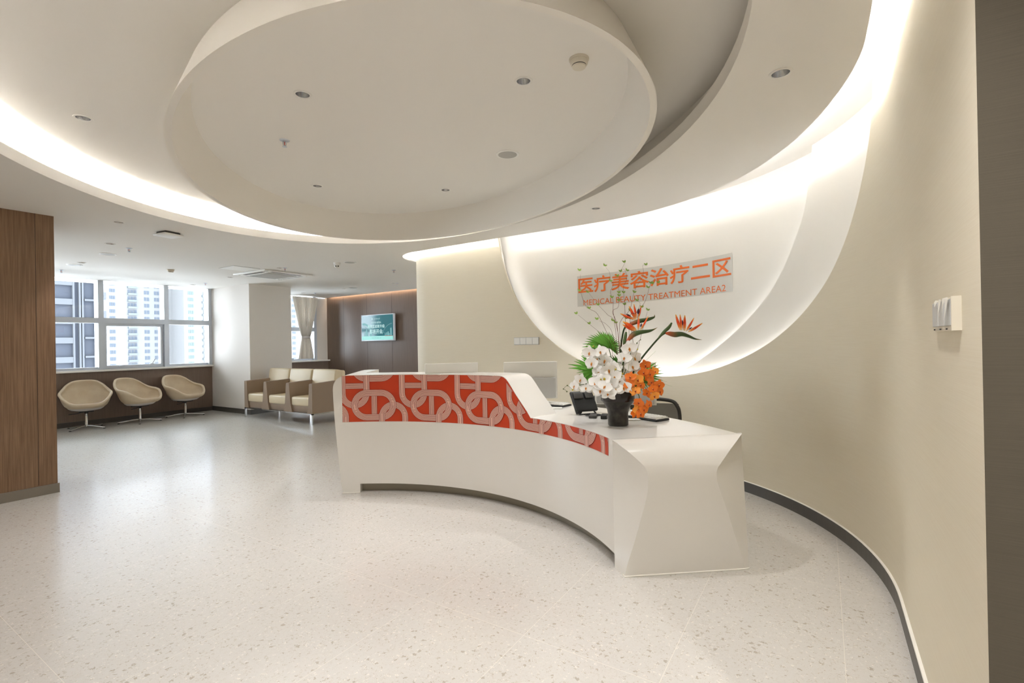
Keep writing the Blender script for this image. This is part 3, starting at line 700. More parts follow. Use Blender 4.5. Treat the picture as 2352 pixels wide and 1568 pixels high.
def sprinkler(x, y, z, label):
    e = empty('sprinkler', (x, y, z), 0, label, 'sprinkler', 'ceiling sprinklers')
    MB().lathe([(.0001, -.006), (.02, -.007), (.036, -.003), (.038, 0)], seg=20).build('escutcheon', M['alu'], e, auto=50)
    mb = MB()
    for s in (-1, 1): mb.tube([(s * .008, 0, -.006), (s * .014, 0, -.02), (s * .012, 0, -.036), (s * .003, 0, -.045)], .0025, seg=6)
    mb.lathe([(.0001, -.052), (.018, -.051), (.018, -.049), (.0001, -.049)], seg=14); mb.tube([(0, 0, -.05), (0, 0, -.038)], .004, seg=6); mb.tube([(0, 0, 0), (0, 0, -.012)], .009, seg=10)
    mb.build('frame', M['alu'], e)
    MB().tube([(0, 0, -.012), (0, 0, -.038)], .003, seg=6).build('glass_bulb', M['red_glass'], e)
for x, y, z, l in ((2.24, 3.49, ZR, 'sprinkler hanging inside the drum ceiling'), (2.7, 7.7, ZC, 'sprinkler in front of the large speaker near the left column'), (2.78, 10.61, ZC, 'sprinkler above the window next to the left column'), (5.04, 10.67, ZC, 'sprinkler near the window beside the white column'),
                   (4.89, 7.67, ZC, 'sprinkler in front of the air conditioner beside a bright downlight'), (6.21, 6.46, ZC, 'sprinkler nearest the end of the cream wall'), (7.56, 7.77, ZC, 'sprinkler beside the small downlight near the television wall'), (7.63, 10.71, ZC, 'sprinkler in front of the curtained window')): sprinkler(x, y, z, l)
def smoke(x, y, z, label):
    e = empty('smoke_detector', (x, y, z), 0, label, 'smoke detector', 'smoke detectors')
    MB().lathe([(.0001, -.012), (.054, -.012), (.056, -.008), (.056, 0)], seg=32).build('base', M['beige_pl'], e, auto=50)
    MB().lathe([(.050, -.012), (.050, -.028), (.044, -.036), (.040, -.037)], seg=32).build('housing', M['beige_pl'], e, auto=50)
    MB().lathe([(.040, -.036), (.038, -.041)], seg=32).build('slot', M['dark'], e)
    MB().lathe([(.040, -.041), (.037, -.048), (.02, -.052), (.0001, -.053)], seg=32).build('cap', M['beige_pl'], e, auto=50)
smoke(2.54, 1.14, ZR, 'beige smoke detector inside the hanging drum'); smoke(3.83, 9.27, ZC, 'beige smoke detector near the window wall')
ap = empty('access_point', (2.60, 6.33, ZC), radians(10), 'white rounded square access point on a dark base, just right of the left column', 'access point')
MB().box((0, 0, -.012), (.17, .17, .024), bev=.01).build('mount', M['darkgrey'], ap, auto=40); MB().box((0, 0, -.033), (.215, .215, .022), bev=.009).build('cover', M['white_pl'], ap, auto=40)
cm = empty('ceiling_camera', (5.09, 6.57, ZC), 0, 'white dome security camera with two dark lenses', 'camera')
MB().lathe([(.0001, -.035), (.05, -.035), (.052, -.004), (.060, 0)], seg=28).build('mount', M['white_pl'], cm, auto=50)
MB().sphere((0, 0, -.050), .043, seg=24, rings=14).build('eyeball', M['white_pl'], cm, smooth=True)
mb = MB(); dcam = Vector((-5.09, -6.57, -1.2)).normalized(); sd = dcam.cross(Vector((0, 0, 1))).normalized()
for s in (-1, 1): mb.sphere(Vector((0, 0, -.050)) + dcam * .036 + sd * s * .017 - Vector((0, 0, .006)), .0115, seg=12, rings=8)
mb.build('lens', M['darkgrey'], cm, smooth=True)
ac = empty('air_conditioner', (5.19, 8.50, ZC), radians(2), 'square white ceiling air conditioner cassette with four slots and a grille', 'air conditioner')
MB().box((0, 0, -.014), (.95, .95, .024), bev=.006).build('panel', M['white_pl'], ac, auto=40)
MB().box((0, 0, -.028), (.56, .56, .012), bev=.004).build('grille', M['grille'], ac, auto=40)
for k in range(4): MB().box((0, .375, -.0255), (.58, .055, .005), T=Matrix.Rotation(k * pi / 2, 4, 'Z')).build('louvre', M['darkgrey'] if k in (1, 2) else M['grille'], ac)
for k in range(4): MB().box((.40, .40, -.0255), (.07, .03, .004), rz=-pi / 4, T=Matrix.Rotation(k * pi / 2, 4, 'Z')).build('corner_cap', M['beige_pl'] if k % 2 else M['darkgrey'], ac)
ht = empty('access_hatch', (4.46, 8.29, ZC), radians(1), 'flush square ceiling hatch beside the air conditioner', 'hatch')
MB().box((0, 0, -.001), (.45, .46, .004)).build('frame', M['grille'], ht); MB().box((0, 0, -.003), (.435, .445, .005)).build('door', M['white_pl'], ht)

# ------------------------------------------------------------------ lounge chairs
def chair_shell():
    nphi = 64
    def plan(phi, s=1.0):   # superellipse, phi=0 front (-y)
        c, sn = sin(phi), -cos(phi); e = .92
        bk = 1 - .16 * max(0, sn) ** 2.5
        return Vector((.352 * s * bk * math.copysign(abs(c) ** e, c), .33 * s * math.copysign(abs(sn) ** e, sn), 0))
    def rim(phi): return sum(rim_(phi + radians(d)) * w for d, w in ((-12, .1), (-8, .15), (-4, .2), (0, .1), (4, .2), (8, .15), (12, .1)))
    def rim_(phi):
        a = abs((phi + pi) % (2 * pi) - pi)       # 0 front, pi back
        d = math.degrees(a)
        P = [(0, .452), (24, .452), (38, .468), (52, .525), (66, .590), (80, .628), (98, .642), (112, .668), (126, .740), (140, .812), (156, .840), (180, .845)]
        for (x0, z0), (x1, z1) in zip(P, P[1:]):
            if x0 <= d <= x1: t = (d - x0) / (x1 - x0); t = t * t * (3 - 2 * t); return z0 + (z1 - z0) * t
        return .84
    inner = []; outer_ = []
    R = []
    for t in (0.02, .3, .55, .72): R.append([(*(plan(2 * pi * k / nphi, t).xy), .408 - .012 * (1 - t)) for k in range(nphi)])
    for t in (0, .2, .45, .7, .9):
        row = []
        for k in range(nphi):
            ph = 2 * pi * k / nphi; h = rim(ph); a = (h - .43) / .41
            p = plan(ph, .80 + .20 * min(1, t * 1.3) ** .6 * (.55 + .45 * min(1, a * 2.5))); lean = .06 * a * t
            row.append((p.x, p.y + lean, .412 + (h - .412) * t))
        R.append(row)
    top = []
    for ds, dz in ((.92, -.004), (.935, .012), (.985, .022), (1.035, .014), (1.05, -.006)):
        row = []
        for k in range(nphi):
            ph = 2 * pi * k / nphi; h = rim(ph); a = (h - .43) / .41; p = plan(ph, ds * (.93 + .07 * min(1, a * 2.5)) + .02)
            row.append((p.x, p.y + .06 * a, h + dz - .006))
        R.append(row)
    for t in (.75, .45, .2, .0):
        row = []
        for k in range(nphi):
            ph = 2 * pi * k / nphi; h = rim(ph); a = (h - .43) / .41; p = plan(ph, .70 + .345 * t ** .55 if t > 0 else .70)
            row.append((p.x, p.y + .06 * a * t, .375 + (h - .385) * t))
        R.append(row)
    return R
RW_ = chair_shell()
def lounge(name_parent):
    mb = MB(); mb.grid(RW_, closed=True); mb.add(RW_[0], [tuple(range(64))]); mb.build('upholstery', M['leather'], name_parent, auto=70)
    mb = MB(); low = [[(x * s, y * s, z + dz) for x, y, z in RW_[-1]] for s, dz in ((1.06, .035), (1.0, -.006), (.84, -.035), (.5, -.052), (.12, -.056))]
    mb.grid(low, closed=True); mb.add(low[-1], [tuple(range(64))]); mb.build('under_shell', M['shell'], name_parent, auto=70)
    MB().box((0, 0, .312), (.2, .2, .015), bev=.004).build('mounting_plate', M['dark'], name_parent)
    MB().tube([(-.02, -.03, .305), (-.10, -.05, .295), (-.13, -.055, .285), (-.24, -.07, .28)], .007, seg=8).build('lever', M['dark'], name_parent)
    MB().lathe([(.0001, .31), (.028, .31), (.026, .27), (.0001, .27)], seg=16).build('collar', M['dark'], name_parent, auto=50)
    MB().lathe([(.016, .275), (.016, .24), (.022, .238), (.024, .07), (.03, .06), (.03, .035), (.0001, .035)], seg=20).build('column', M['chrome'], name_parent, auto=50)
    for k in range(4):
        a = pi / 4 + k * pi / 2; d = Vector((cos(a), sin(a), 0)); lg = MB()
        P = [d * .02 + Vector((0, 0, .055)), d * .12 + Vector((0, 0, .048)), d * .24 + Vector((0, 0, .030)), d * .335 + Vector((0, 0, .018))]
        lg.tube(spline(P, 4), [.018 - .008 * i / 12 for i in range(13)], seg=8); l_ = lg.build('leg', M['chrome'], name_parent, auto=60)
        MB().lathe([(.0001, .012), (.018, .011), (.018, 0), (.0001, 0)], tuple(d * .325), 12).build('glide', M['dark'], l_)
c0 = empty('lounge_chair', (3.24, 11.18, 0), -.22, 'beige swivel lounge chair nearest the brown column, facing forward', 'lounge chair', 'beige lounge chairs under the window'); lounge(c0)
for x, y, rz, l in ((4.04, 11.14, .42, 'beige swivel lounge chair in the middle of the three, turned right'), (4.86, 11.20, .30, 'beige swivel lounge chair nearest the white column')):
    c = copy_tree(c0); c.location = (x, y, 0); c.rotation_euler.z = rz; c['label'] = l

# ------------------------------------------------------------------ three seat sofa (front faces -x)
sf = empty('sofa', (5.72, 8.76, 0), 0, 'three seat sofa with taupe body, cream cushions and chrome legs against the column', 'sofa')
Y0, Y1, XF, XB = -1.10, 1.10, -.36, .38
def armprof(w0, w1):   # front outline of one arm: wide at foot, narrow at top
    return w0, w1
mb = MB()
mb.box((.02, 0, .265), (.70, 2.16, .13), bev=.012)
arms = [Y0 + .0, Y0 + 2.2 / 3, Y0 + 4.4 / 3, Y1]
for i, y in enumerate(arms):
    if i == 0: P = [(y, .2), (y + .15, .2), (y + .115, .36), (y + .085, .72), (y + .07, .735), (y + .012, .735), (y, .72)]
    elif i == 3: P = [(y - .15, .2), (y, .2), (y, .72), (y - .012, .735), (y - .07, .735), (y - .085, .72), (y - .115, .36)]
    else: P = [(y - .13, .2), (y + .13, .2), (y + .085, .36), (y + .045, .72), (y + .035, .735), (y - .035, .735), (y - .045, .72), (y - .085, .36)]
    n_ = len(P); fr_ = [(XF, p, z) for p, z in P]; bk_ = [(XB - .06, p, z + .03 * (z > .5)) for p, z in P]
    mb.grid([fr_, bk_], closed=True); mb.add(fr_, [tuple(range(n_))]); mb.add(bk_, [tuple(range(n_))[::-1]])
mb.box((.33, 0, .49), (.10, 2.18, .58), bev=.02)
mb.build('body', M['taupe'], sf, auto=40)
for i in range(3):
    yc = Y0 + 2.2 / 6 + i * 2.2 / 3
    MB().box((-.06, yc, .40), (.57, .57, .17), bev=.035).build('seat_cushion', M['cream_l'], sf, auto=60)
    T = Matrix.Translation((.20, yc, .69)) @ Matrix.Rotation(radians(9), 4, 'Y')
    MB().box((0, 0, 0), (.15, .715 if i else .70, .54), T=T, bev=.035).build('back_cushion', M['cream_l'], sf, auto=60)
MB().box((.34, 0, .70), (.12, 2.14, .48), bev=.04).build('back_rest', M['cream_l'], sf, auto=60)
mb = MB(); mb.box((XF + .015, 0, .19), (.03, 2.2, .022)); mb.box((XB - .02, 0, .19), (.03, 2.2, .022)); mb.box((0, Y0 + .015, .19), (.72, .03, .022)); mb.box((0, Y1 - .015, .19), (.72, .03, .022)); mb.build('base_rail', M['chrome'], sf)
for x in (XF + .015, XB - .02):
    for y in (Y0 + .015, 0, Y1 - .015) if x > 0 else (Y0 + .015, Y1 - .015): MB().box((x, y, .09), (.03, .03, .18)).build('leg', M['chrome'], sf)

# ------------------------------------------------------------------ curtain
ct = empty('curtain', (7.91, 11.52, 1.05), 0, 'off white curtain gathered by a tieback in front of the right window', 'curtain')
rows = []
for i in range(41):
    z = 1.68 - 1.64 * 0 - 0 ; t = i / 40; z = 1.66 * (1 - t)   # local z from top 1.66 to 0.03
    z = .03 + 1.63 * (1 - t); zz = z
    if zz > .60: k = (zz - .60) / 1.06; w = .115 + (.365 - .115) * k ** .85
    else: k = (.60 - zz) / .57; w = .115 + (.215 - .115) * k ** .8
    row = []
    for j in range(145):
        s = -1 + 2 * j / 144; amp = .022 + .026 * (w / .37)
        row.append((s * w + (.0 if zz < .6 else .0), amp * sin(s * 16 * pi + .6 * sin(s * 9)) + .006 * sin(s * 41), zz))
    rows.append(row)
MB().grid(rows).build('cloth', M['curtain'], ct, smooth=True)
MB().lathe([(1, -.032), (1.03, 0), (1, .032)], (0, 0, 0), 32, T=Matrix.Translation((0, 0, .60)) @ Matrix.Diagonal((.125, .042, 1, 1))).build('tieback', M['shell'], ct, auto=60)

# ------------------------------------------------------------------ things on the desk
def monitor(px, py_top, D, yaw, label, w=.515, h=.36, ztop=1.215):
    p = at(px, 830, D); r = empty('desktop_computer', (p.x, p.y, H0), yaw, label, 'computer', 'white computers on the desk')
    T = Matrix.Translation((0, 0, ztop - H0 - h / 2)) @ Matrix.Rotation(radians(4), 4, 'X')
    # local -y is the back, seen by visitors
    MB().box((0, 0, 0), (w, .014, h), T=T, bev=.004).build('rear_shell', M['white_pl'], r, auto=40)
    MB().box((0, -.024, -.07), (w * .93, .036, h * .56), T=T, bev=.012).build('rear_housing', M['grey_pl'], r, auto=40)
    MB().box((0, .0085, 0), (w * .98, .003, h * .97), T=T).build('screen', M['dark'], r)
    mb = MB(); mb.box((0, .02, .05), (.08, .02, .10), bev=.004); mb.box((0, .04, .006), (.20, .13, .012), bev=.004); mb.build('stand', M['white_pl'], r, auto=40)
    return r
def face_yaw(p, aim):   # yaw so that local -y points from p towards aim
    d = Vector(aim) - Vector(p); return atan2(d.y, d.x) + pi / 2
for px, D, lab, dyaw in ((1037, 4.72, 'white computer seen from behind at the left, half hidden by the raised counter', .30), (1218, 4.72, 'white computer seen from behind at the foot of the sloping counter end', .0), (1434, 4.15, 'white computer seen from behind, hidden by the flower vase', -.17)):
    p = at(px, 830, D); monitor(px, 830, D, face_yaw((p.x, p.y), (0, 0)) + dyaw * .5, lab)
def keyboard(x, y, a, label):
    r = empty('keyboard', (x, y, H0), a, label, 'keyboard', 'white keyboards on the desk')
    MB().box((0, 0, .008), (.45, .155, .014), bev=.003).build('tray', M['dark'], r)
    MB().box((0, 0, .021), (.44, .135, .010), bev=.003).build('body', M['white_pl'], r)
    mb = MB()
    for i in range(15):
        for j in range(5): mb.box((-.2 + .0287 * i, -.048 + .024 * j, .029), (.023, .019, .006))
    k = mb.build('keys', M['white_pl'], r)
    for i in range(15):
        pass
    return r
keyboard(3.79, 1.235, radians(65.7), 'white keyboard on a black tray right of the vase')
keyboard(4.17, 2.27, radians(84), 'white keyboard on a black tray behind the sloping counter end')
for x, y, a, s, l in ((3.615, 1.30, radians(-55), .24, 'thin white slab lying right beside the vase'), (3.97, 2.10, radians(-60), .16, 'small thin white slab at the foot of the sloping counter end')):
    tag(MB().box((0, 0, .005), (s, .07, .006), bev=.002).build('paper_slab', M['white_pl']), l, 'slab'); o = COL.objects[-1]; o.location = (x, y, H0); o.rotation_euler.z = a
# desk phone seen from behind
p = at(1341, 945, 4.12); ph = empty('desk_phone', (p.x, p.y, H0), face_yaw((p.x, p.y), (0, 0)) + .45, 'black desk phone propped on its stand left of the vase', 'phone')
T = Matrix.Translation((0, .0, .105)) @ Matrix.Rotation(radians(-38), 4, 'X')
mb = MB(); mb.box((0, 0, 0), (.205, .028, .19), T=T, bev=.008); mb.build('body', M['dark'], ph, auto=40)
mb = MB(); mb.box((-.06, .03, .0), (.052, .035, .20), T=T, bev=.012); mb.build('handset', M['dark'], ph, auto=40)
mb = MB(); mb.box((-.045, -.02, .045), (.085, .018, .06), T=T, bev=.006); mb.box((.05, -.02, .045), (.07, .018, .06), T=T, bev=.006); mb.build('rear_bump', M['darkgrey'], ph, auto=40)
mb = MB()
for s in (-1, 1): mb.tube([(s * .045, -.005, .085), (s * .075, -.075, .008)], .007, seg=6)
mb.tube([(-.075, -.075, .008), (.075, -.075, .008)], .006, seg=6); mb.tube([(-.05, -.01, .08), (.05, -.01, .08)], .010, seg=6); mb.build('stand', M['dark'], ph)
p = at(1388, 957, 3.86); ad_ = empty('power_adapter', (p.x, p.y, H0), .3, 'black power adapter in a tangle of cables behind the vase', 'adapter')
MB().box((0, 0, .015), (.11, .05, .03), bev=.005).build('brick', M['dark'], ad_); MB().box((.03, .09, .012), (.13, .06, .022), bev=.005).build('hub', M['darkgrey'], ad_)
cb = []
for k in range(4):
    rnd = random.Random(k); P = [at(1338 + 6 * k, 951 + 2 * k, 4.05)]; P[0].z = H0 + .004
    for j in range(5):
        q = at(1350 + 9 * j + rnd.uniform(-5, 5), 955 + rnd.uniform(-5, 6), 3.95); P.append(Vector((q.x + rnd.uniform(-.03, .03), q.y + rnd.uniform(-.03, .03), H0 + .004 + rnd.uniform(0, .012))))
    cb.append(spline(P, 6))
mb = MB()
for c in cb: mb.tube(c, .0028, seg=6)
tag(mb.build('cable', M['dark']), 'tangled thin black cables between the phone and the vase', 'cable')
# office chairs behind the desk
def office(px, D, yaw, label):
    p = at(px, 930, D); r = empty('office_chair', (p.x, p.y, 0), yaw, label, 'office chair', 'grey mesh office chairs')
    zt_, w = .835, .235
    out = [(-w, .50), (-w, .70), (-w + .02, .78), (-w + .07, zt_ - .01), (0, zt_ + .005), (w - .07, zt_ - .01), (w - .02, .78), (w, .70), (w, .50), (w - .05, .46), (-w + .05, .46)]
    C_ = [Vector((x, .06 * (1 - (x / w) ** 2) * -1, z)) for x, z in out]; C_.append(C_[0])
    MB().tube(spline(C_, 5), .017, seg=8).build('back_frame', M['darkgrey'], r, auto=60)
    mb = MB(); mb.grid([[(x * .97, -.06 * (1 - (x / w) ** 2), z) for x in [-w + 2 * w * i / 12 for i in range(13)]] for z in (.47, .6, .72, .80)]); meshm = M.get('mesh') or mat('chair_mesh', (92, 90, 84), .8, alpha=.82); M['mesh'] = meshm
    mb.build('mesh_back', meshm, r, smooth=True)
    MB().box((0, .24, .44), (.46, .44, .07), bev=.03).build('seat', M['darkgrey'], r, auto=60)
    MB().lathe([(.0001, .40), (.03, .40), (.03, .10), (.0001, .10)], (0, .24, 0), 14).build('column', M['dark'], r)
    MB().tube([(0, .2, .38), (0, -.02, .40), (0, -.07, .55)], .02, seg=8).build('back_bracket', M['dark'], r)
    for k in range(5):
        a = k * 2 * pi / 5; l_ = MB().tube([(0, .24, .11), (.28 * cos(a), .24 + .28 * sin(a), .07)], .02, seg=8).build('base_arm', M['dark'], r)
        MB().sphere((.28 * cos(a), .24 + .28 * sin(a), .028), .028, seg=12, rings=8).build('castor', M['dark'], l_, smooth=True)
    for s in (): MB().tube(spline([(s * .25, .2, .46), (s * .29, .2, .60), (s * .27, .30, .65), (s * .27, .08, .65)], 5), .016, seg=8).build('armrest', M['dark'], r, auto=60)
pA = at(1504, 930, 4.6); office(1501, 4.6, face_yaw((pA.x, pA.y), (0, .2)) + pi + .15, 'grey mesh office chair behind the desk right of the orange flowers')
pB = at(1411, 930, 5.3); office(1411, 5.3, face_yaw((pB.x, pB.y), (0, .2)) + pi - .2, 'grey mesh office chair mostly hidden behind the vase and computer')

# ------------------------------------------------------------------ vase and flower arrangement
VD = 3.53
VB = at(1420, 978, VD); VB.z = H0
vase = empty('vase', VB, 0, 'dark bronze vase with a wide rim standing on the worktop', 'vase')
vm = noise_col(mat('dark_bronze', (44, 42, 38), .38, .35), (34, 32, 29), (66, 63, 57), (1, 1, 1), 16, 4, .2)
vr = mat('dark_brown_rim', (34, 26, 23), .22)
MB().lathe([(.0001, 0), (.066, 0), (.073, .006), (.0735, .05), (.072, .085), (.078, .115), (.092, .145), (.108, .170), (.116, .178)], seg=48).build('body', vm, vase, auto=50)
MB().lathe([(.116, .178), (.1195, .184), (.120, .245), (.113, .250), (.105, .247), (.10, .19), (.0001, .18)], seg=48).build('rim', vr, vase, auto=50)
G = {k: mat(k, c, r) for k, c, r in (('petal_white', (250, 248, 244), .5), ('petal_orange', (236, 122, 34), .45), ('petal_orange_light', (246, 160, 60), .45), ('lip_red', (176, 38, 30), .4), ('lip_yellow', (240, 224, 160), .5), ('spot_amber', (214, 130, 40), .5),
     ('leaf', (118, 186, 74), .45), ('leaf_dark', (84, 150, 58), .45), ('grass', (140, 172, 76), .5), ('stem', (78, 96, 44), .5), ('stem_dark', (52, 70, 36), .5), ('twig', (112, 62, 50), .6), ('bud', (190, 170, 50), .5), ('bud_green', (98, 104, 50), .5),
     ('spathe', (78, 100, 56), .45), ('spathe_red', (206, 82, 40), .45), ('sepal', (232, 78, 26), .45), ('sepal_tip', (246, 176, 50), .45), ('sepal_base', (240, 214, 160), .5), ('purple', (62, 32, 52), .45), ('bracttip', (110, 58, 46), .5))}
for k in ('petal_white', 'petal_orange', 'leaf', 'leaf_dark'):
    b_ = bsdf(G[k]); b_.inputs['Subsurface Weight'].default_value = 0
RIM = VB + Vector((0, 0, .235))
def petal(mb, c, d, n, length, width, mi, curl=.25, cup=.15, pinch=.3):
    """petal starting at c, growing along d, facing n"""
    d = d.normalized(); n = (n - d * n.dot(d)).normalized(); s = d.cross(n); rows = []
    for i in range(7):
        t = i / 6; w = width * .5 * (sin(pi * min(1, t * .94 + .06) ** (.8)) ** .7 if 0 < t < 1 else pinch * (1 - t) + .02)
        row = []
        for j in range(5):
            q = -1 + j / 2; row.append(c + d * (t * length) + s * (q * w) + n * (curl * length * t * t * -.5 + cup * w * q * q))
        rows.append(row)
    mb.grid(rows, mi)
def orchid(parent, c, n, up, size, kind):
    """one flower: three sepals, two broad petals and a lip"""
    n = n.normalized(); up = (up - n * up.dot(n)).normalized(); sd = up.cross(n); mb = MB()
    for a in (90, 215, 325): d = up * sin(radians(a)) + sd * cos(radians(a)); petal(mb, c, d + n * .12, n, size * .58, size * .44, 0, .25, .1)
    for a in (12, 168): d = up * sin(radians(a)) + sd * cos(radians(a)); petal(mb, c + n * .002, d + n * .2, n, size * .60, size * .66, 0, .3, .15, .5)
    fl = mb.build('flower', [G['petal_white'] if kind == 'w' else G['petal_orange' if random.random() < .75 else 'petal_orange_light']], parent, smooth=True)
    mb = MB()
    for a in (60, 120): d = up * -.2 + sd * cos(radians(a)) * 1.2; petal(mb, c + n * .003, d + n * .9, n - up, size * .15, size * .11, 0, .4, .3)
    petal(mb, c + n * .004, -up * .9 + n * .7, n + up * .3, size * .22, size * .12, 0 if kind == 'o' else 1, .5, .4)
    mb.sphere(c + n * size * .06 + up * size * .02, size * .045, 1, 8, 5)
    mb.build('lip', [G['lip_red'], G['lip_yellow']] if kind == 'o' else [G['lip_yellow'], G['spot_amber']], fl, smooth=True)
TOCAM = (Vector((0, 0, EYE)) - VB).normalized()
def spray(label, stem, flowers, buds, kind, size, group):
    r = empty('orchid_spray', VB + Vector((0, 0, .2)), 0, label, 'flower', group); r_inv = Matrix.Translation(-r.location)
    def par(o): o.parent = r; o.matrix_parent_inverse = r_inv
    P = [RIM + Vector((random.uniform(-.03, .03), random.uniform(-.03, .03), -.10))] + [at(x, y, VD + d) for x, y, d in stem]
    par(MB().tube(spline(P, 6), .0028, seg=6).build('stem', G['stem'], None, smooth=True))
    rt = len(P)
    for x, y, d in flowers:
        c = at(x, y, VD + d); n = (TOCAM * 1.0 + CR * random.uniform(-.45, .45) + CR * ((x - 1420) / 160) + CU * random.uniform(-.35, .25)); up = CU + CR * random.uniform(-.5, .5)
        h = empty('tmp', (0, 0, 0)); k0 = len(COL.objects)
        orchid(h, c, n, up, size * random.uniform(.9, 1.08), kind)
        for ch in list(h.children): par(ch)
        bpy.data.objects.remove(h)
        nb = min(P[1:], key=lambda p: (p - c).length); st = MB().tube([nb, nb.lerp(c, .5) - n.normalized() * .012, c - n.normalized() * .004], .0014, seg=5).build('flower_stalk', G['stem'], None); par(st)
    last = None
    for x, y, d, s in buds:
        c = at(x, y, VD + d); o = MB().sphere(c, .0045 * s, seg=10, rings=7, sc=(1, 1, 1)).build('bud', G['bud'] if s > 1.2 else G['bud_green'], None, smooth=True); par(o)
        nb = last or min(P[1:], key=lambda p: (p - c).length)
        par(MB().tube([nb, nb.lerp(c, .5) + Vector((0, 0, .004)), c], .0012, seg=5).build('bud_stalk', G['stem'], None)); last = c if s <= 1.6 else nb
    return r
GW, GO = 'white orchid sprays in the vase', 'orange orchid sprays in the vase'
spray('white orchid spray at upper left of the bouquet before the top palm leaf', [(1405, 880, .0), (1388, 840, -.03), (1370, 815, -.05)], [(1354, 810, -.06), (1380, 808, -.08), (1360, 834, -.07), (1390, 828, -.06), (1372, 824, -.03)], [(1363, 795, -.03, 1.4), (1370, 802, -.05, 1.7), (1352, 789, -.02, .9), (1347, 795, -.02, 1.0)], 'w', .098, GW)
spray('white orchid spray at the top centre beside the bird of paradise stem', [(1428, 880, .0), (1440, 840, -.02), (1450, 805, -.02)], [(1446, 800, -.05), (1434, 822, -.06), (1457, 822, -.04), (1452, 842, -.07), (1440, 838, -.02)], [(1451, 794, -.04, 1.6), (1461, 810, -.04, 1.7), (1464, 802, -.03, 1.3), (1463, 788, -.02, 1.2), (1471, 780, -.02, .9)], 'w', .10, GW)
spray('white orchid spray in the middle of the vase, around its centre left', [(1410, 890, .0), (1402, 870, -.06)], [(1376, 856, -.08), (1398, 850, -.10), (1412, 866, -.11), (1388, 868, -.12), (1424, 872, -.09), (1412, 845, -.05)], [(1414, 848, -.12, 1.5), (1430, 858, -.11, 1.5), (1427, 864, -.11, 1.8)], 'w', .10, GW)
spray('large white orchid cluster drooping over the front of the vase rim', [(1405, 885, -.08), (1392, 880, -.13)], [(1368, 880, -.12), (1386, 876, -.16), (1404, 882, -.17), (1380, 896, -.15), (1398, 902, -.18), (1412, 894, -.15), (1390, 888, -.19), (1433, 890, -.13)], [(1388, 870, -.17, 1.9), (1380, 871, -.16, 1.3)], 'w', .105, GW)
spray('white orchid spray reaching furthest left above the desk phone', [(1395, 885, .0), (1360, 880, -.02), (1330, 884, -.03)], [(1320, 887, -.04), (1346, 891, -.03), (1334, 872, -.01), (1354, 884, .01)], [(1315, 895, -.04, 1.5), (1303, 885, -.03, 1.2), (1294, 893, -.03, 1.1), (1302, 899, -.03, 1.2)], 'w', .085, GW)
spray('orange orchid spray rising at the right of the vase', [(1440, 885, .0), (1462, 870, -.06), (1478, 848, -.06)], [(1482, 838, -.07), (1478, 855, -.10), (1448, 866, -.13), (1464, 872, -.14), (1445, 883, -.14), (1459, 898, -.15), (1492, 858, -.09), (1470, 884, -.13)], [], 'o', .078, GO)
spray('orange orchid spray arching out to the far right of the vase', [(1450, 885, .0), (1480, 878, -.06), (1500, 885, -.08)], [(1503, 853, -.06), (1494, 878, -.09), (1499, 893, -.12), (1513, 884, -.08), (1484, 903, -.12), (1502, 909, -.10), (1514, 899, -.08), (1490, 868, -.07)], [(1508, 910, -.09, 1.4)], 'o', .070, GO)
spray('orange orchid spray hanging lowest beside the vase', [(1450, 890, -.02), (1466, 905, -.10), (1470, 925, -.12)], [(1467, 925, -.13), (1489, 929, -.12), (1463, 941, -.14), (1478, 940, -.13), (1470, 950, -.14), (1458, 949, -.12)], [(1478, 953, -.12, 1.3), (1482, 948, -.12, 1.3), (1486, 945, -.12, 1.3)], 'o', .070, GO)
def palm(label, cx, cy, d, tips, blade_w=.012, m='leaf'):
    r = empty('palm_leaf', VB + Vector((0, 0, .2)), 0, label, 'leaf', 'fan palm leaves in the vase'); inv_ = Matrix.Translation(-r.location)
    c = at(cx, cy, VD + d); mb = MB()
    for x, y, dd in tips:
        tp = at(x, y, VD + d + dd); ax = tp - c; n = TOCAM + CU * .2; s = ax.cross(n).normalized(); rows = []
        for i in range(9):
            t = i / 8; w = blade_w * (.25 + 1.1 * t if t < .55 else .855 * (1 - (t - .55) / .45) + .01) * (ax.length / .17)
            m0 = c + ax * t + n.normalized() * (.012 * sin(pi * t)) + Vector((0, 0, -.01 * t * t)); rows.append([m0 - s * w + n.normalized() * .003, m0 - n.normalized() * .002, m0 + s * w + n.normalized() * .003])
        mb.grid(rows)
    o = mb.build('fan', G[m], None, auto=25); o.parent = r; o.matrix_parent_inverse = inv_
    o = MB().tube(spline([RIM + Vector((0, 0, -.1)), c.lerp(RIM, .4) + Vector((0, 0, .02)), c], 6), .003, seg=6).build('stem', G['stem'], None, smooth=True); o.parent = r; o.matrix_parent_inverse = inv_
def fan(cx, cy, a0, a1, n, r0, r1, sq=1, dd=0):
    out = []
    for i in range(n):
        a = radians(a0 + (a1 - a0) * i / (n - 1)); t = i / (n - 1); rr = r0 + (r1 - r0) * t; rr *= random.uniform(.93, 1.05)
        out.append((cx + rr * cos(a), cy - rr * sin(a) * sq, dd * sin(pi * t) + random.uniform(-.01, .01)))
    return out
palm('large fan palm leaf at the top left of the arrangement', 1398, 798, .05, fan(1398, 798, 196, 62, 21, 68, 32) + fan(1398, 798, 55, -35, 10, 30, 34))
palm('fan palm leaf pointing left below the top one', 1369, 853, .0, fan(1369, 853, 232, 128, 15, 38, 52) + [(1305, 833, 0), (1306, 842, 0), (1322, 822, 0), (1318, 826, 0), (1334, 813, 0)], .011)
palm('fan palm leaf at the right behind the orange orchids', 1466, 866, .0, fan(1466, 866, 42, -20, 9, 60, 56) + fan(1466, 866, -28, -75, 6, 44, 30), .011)
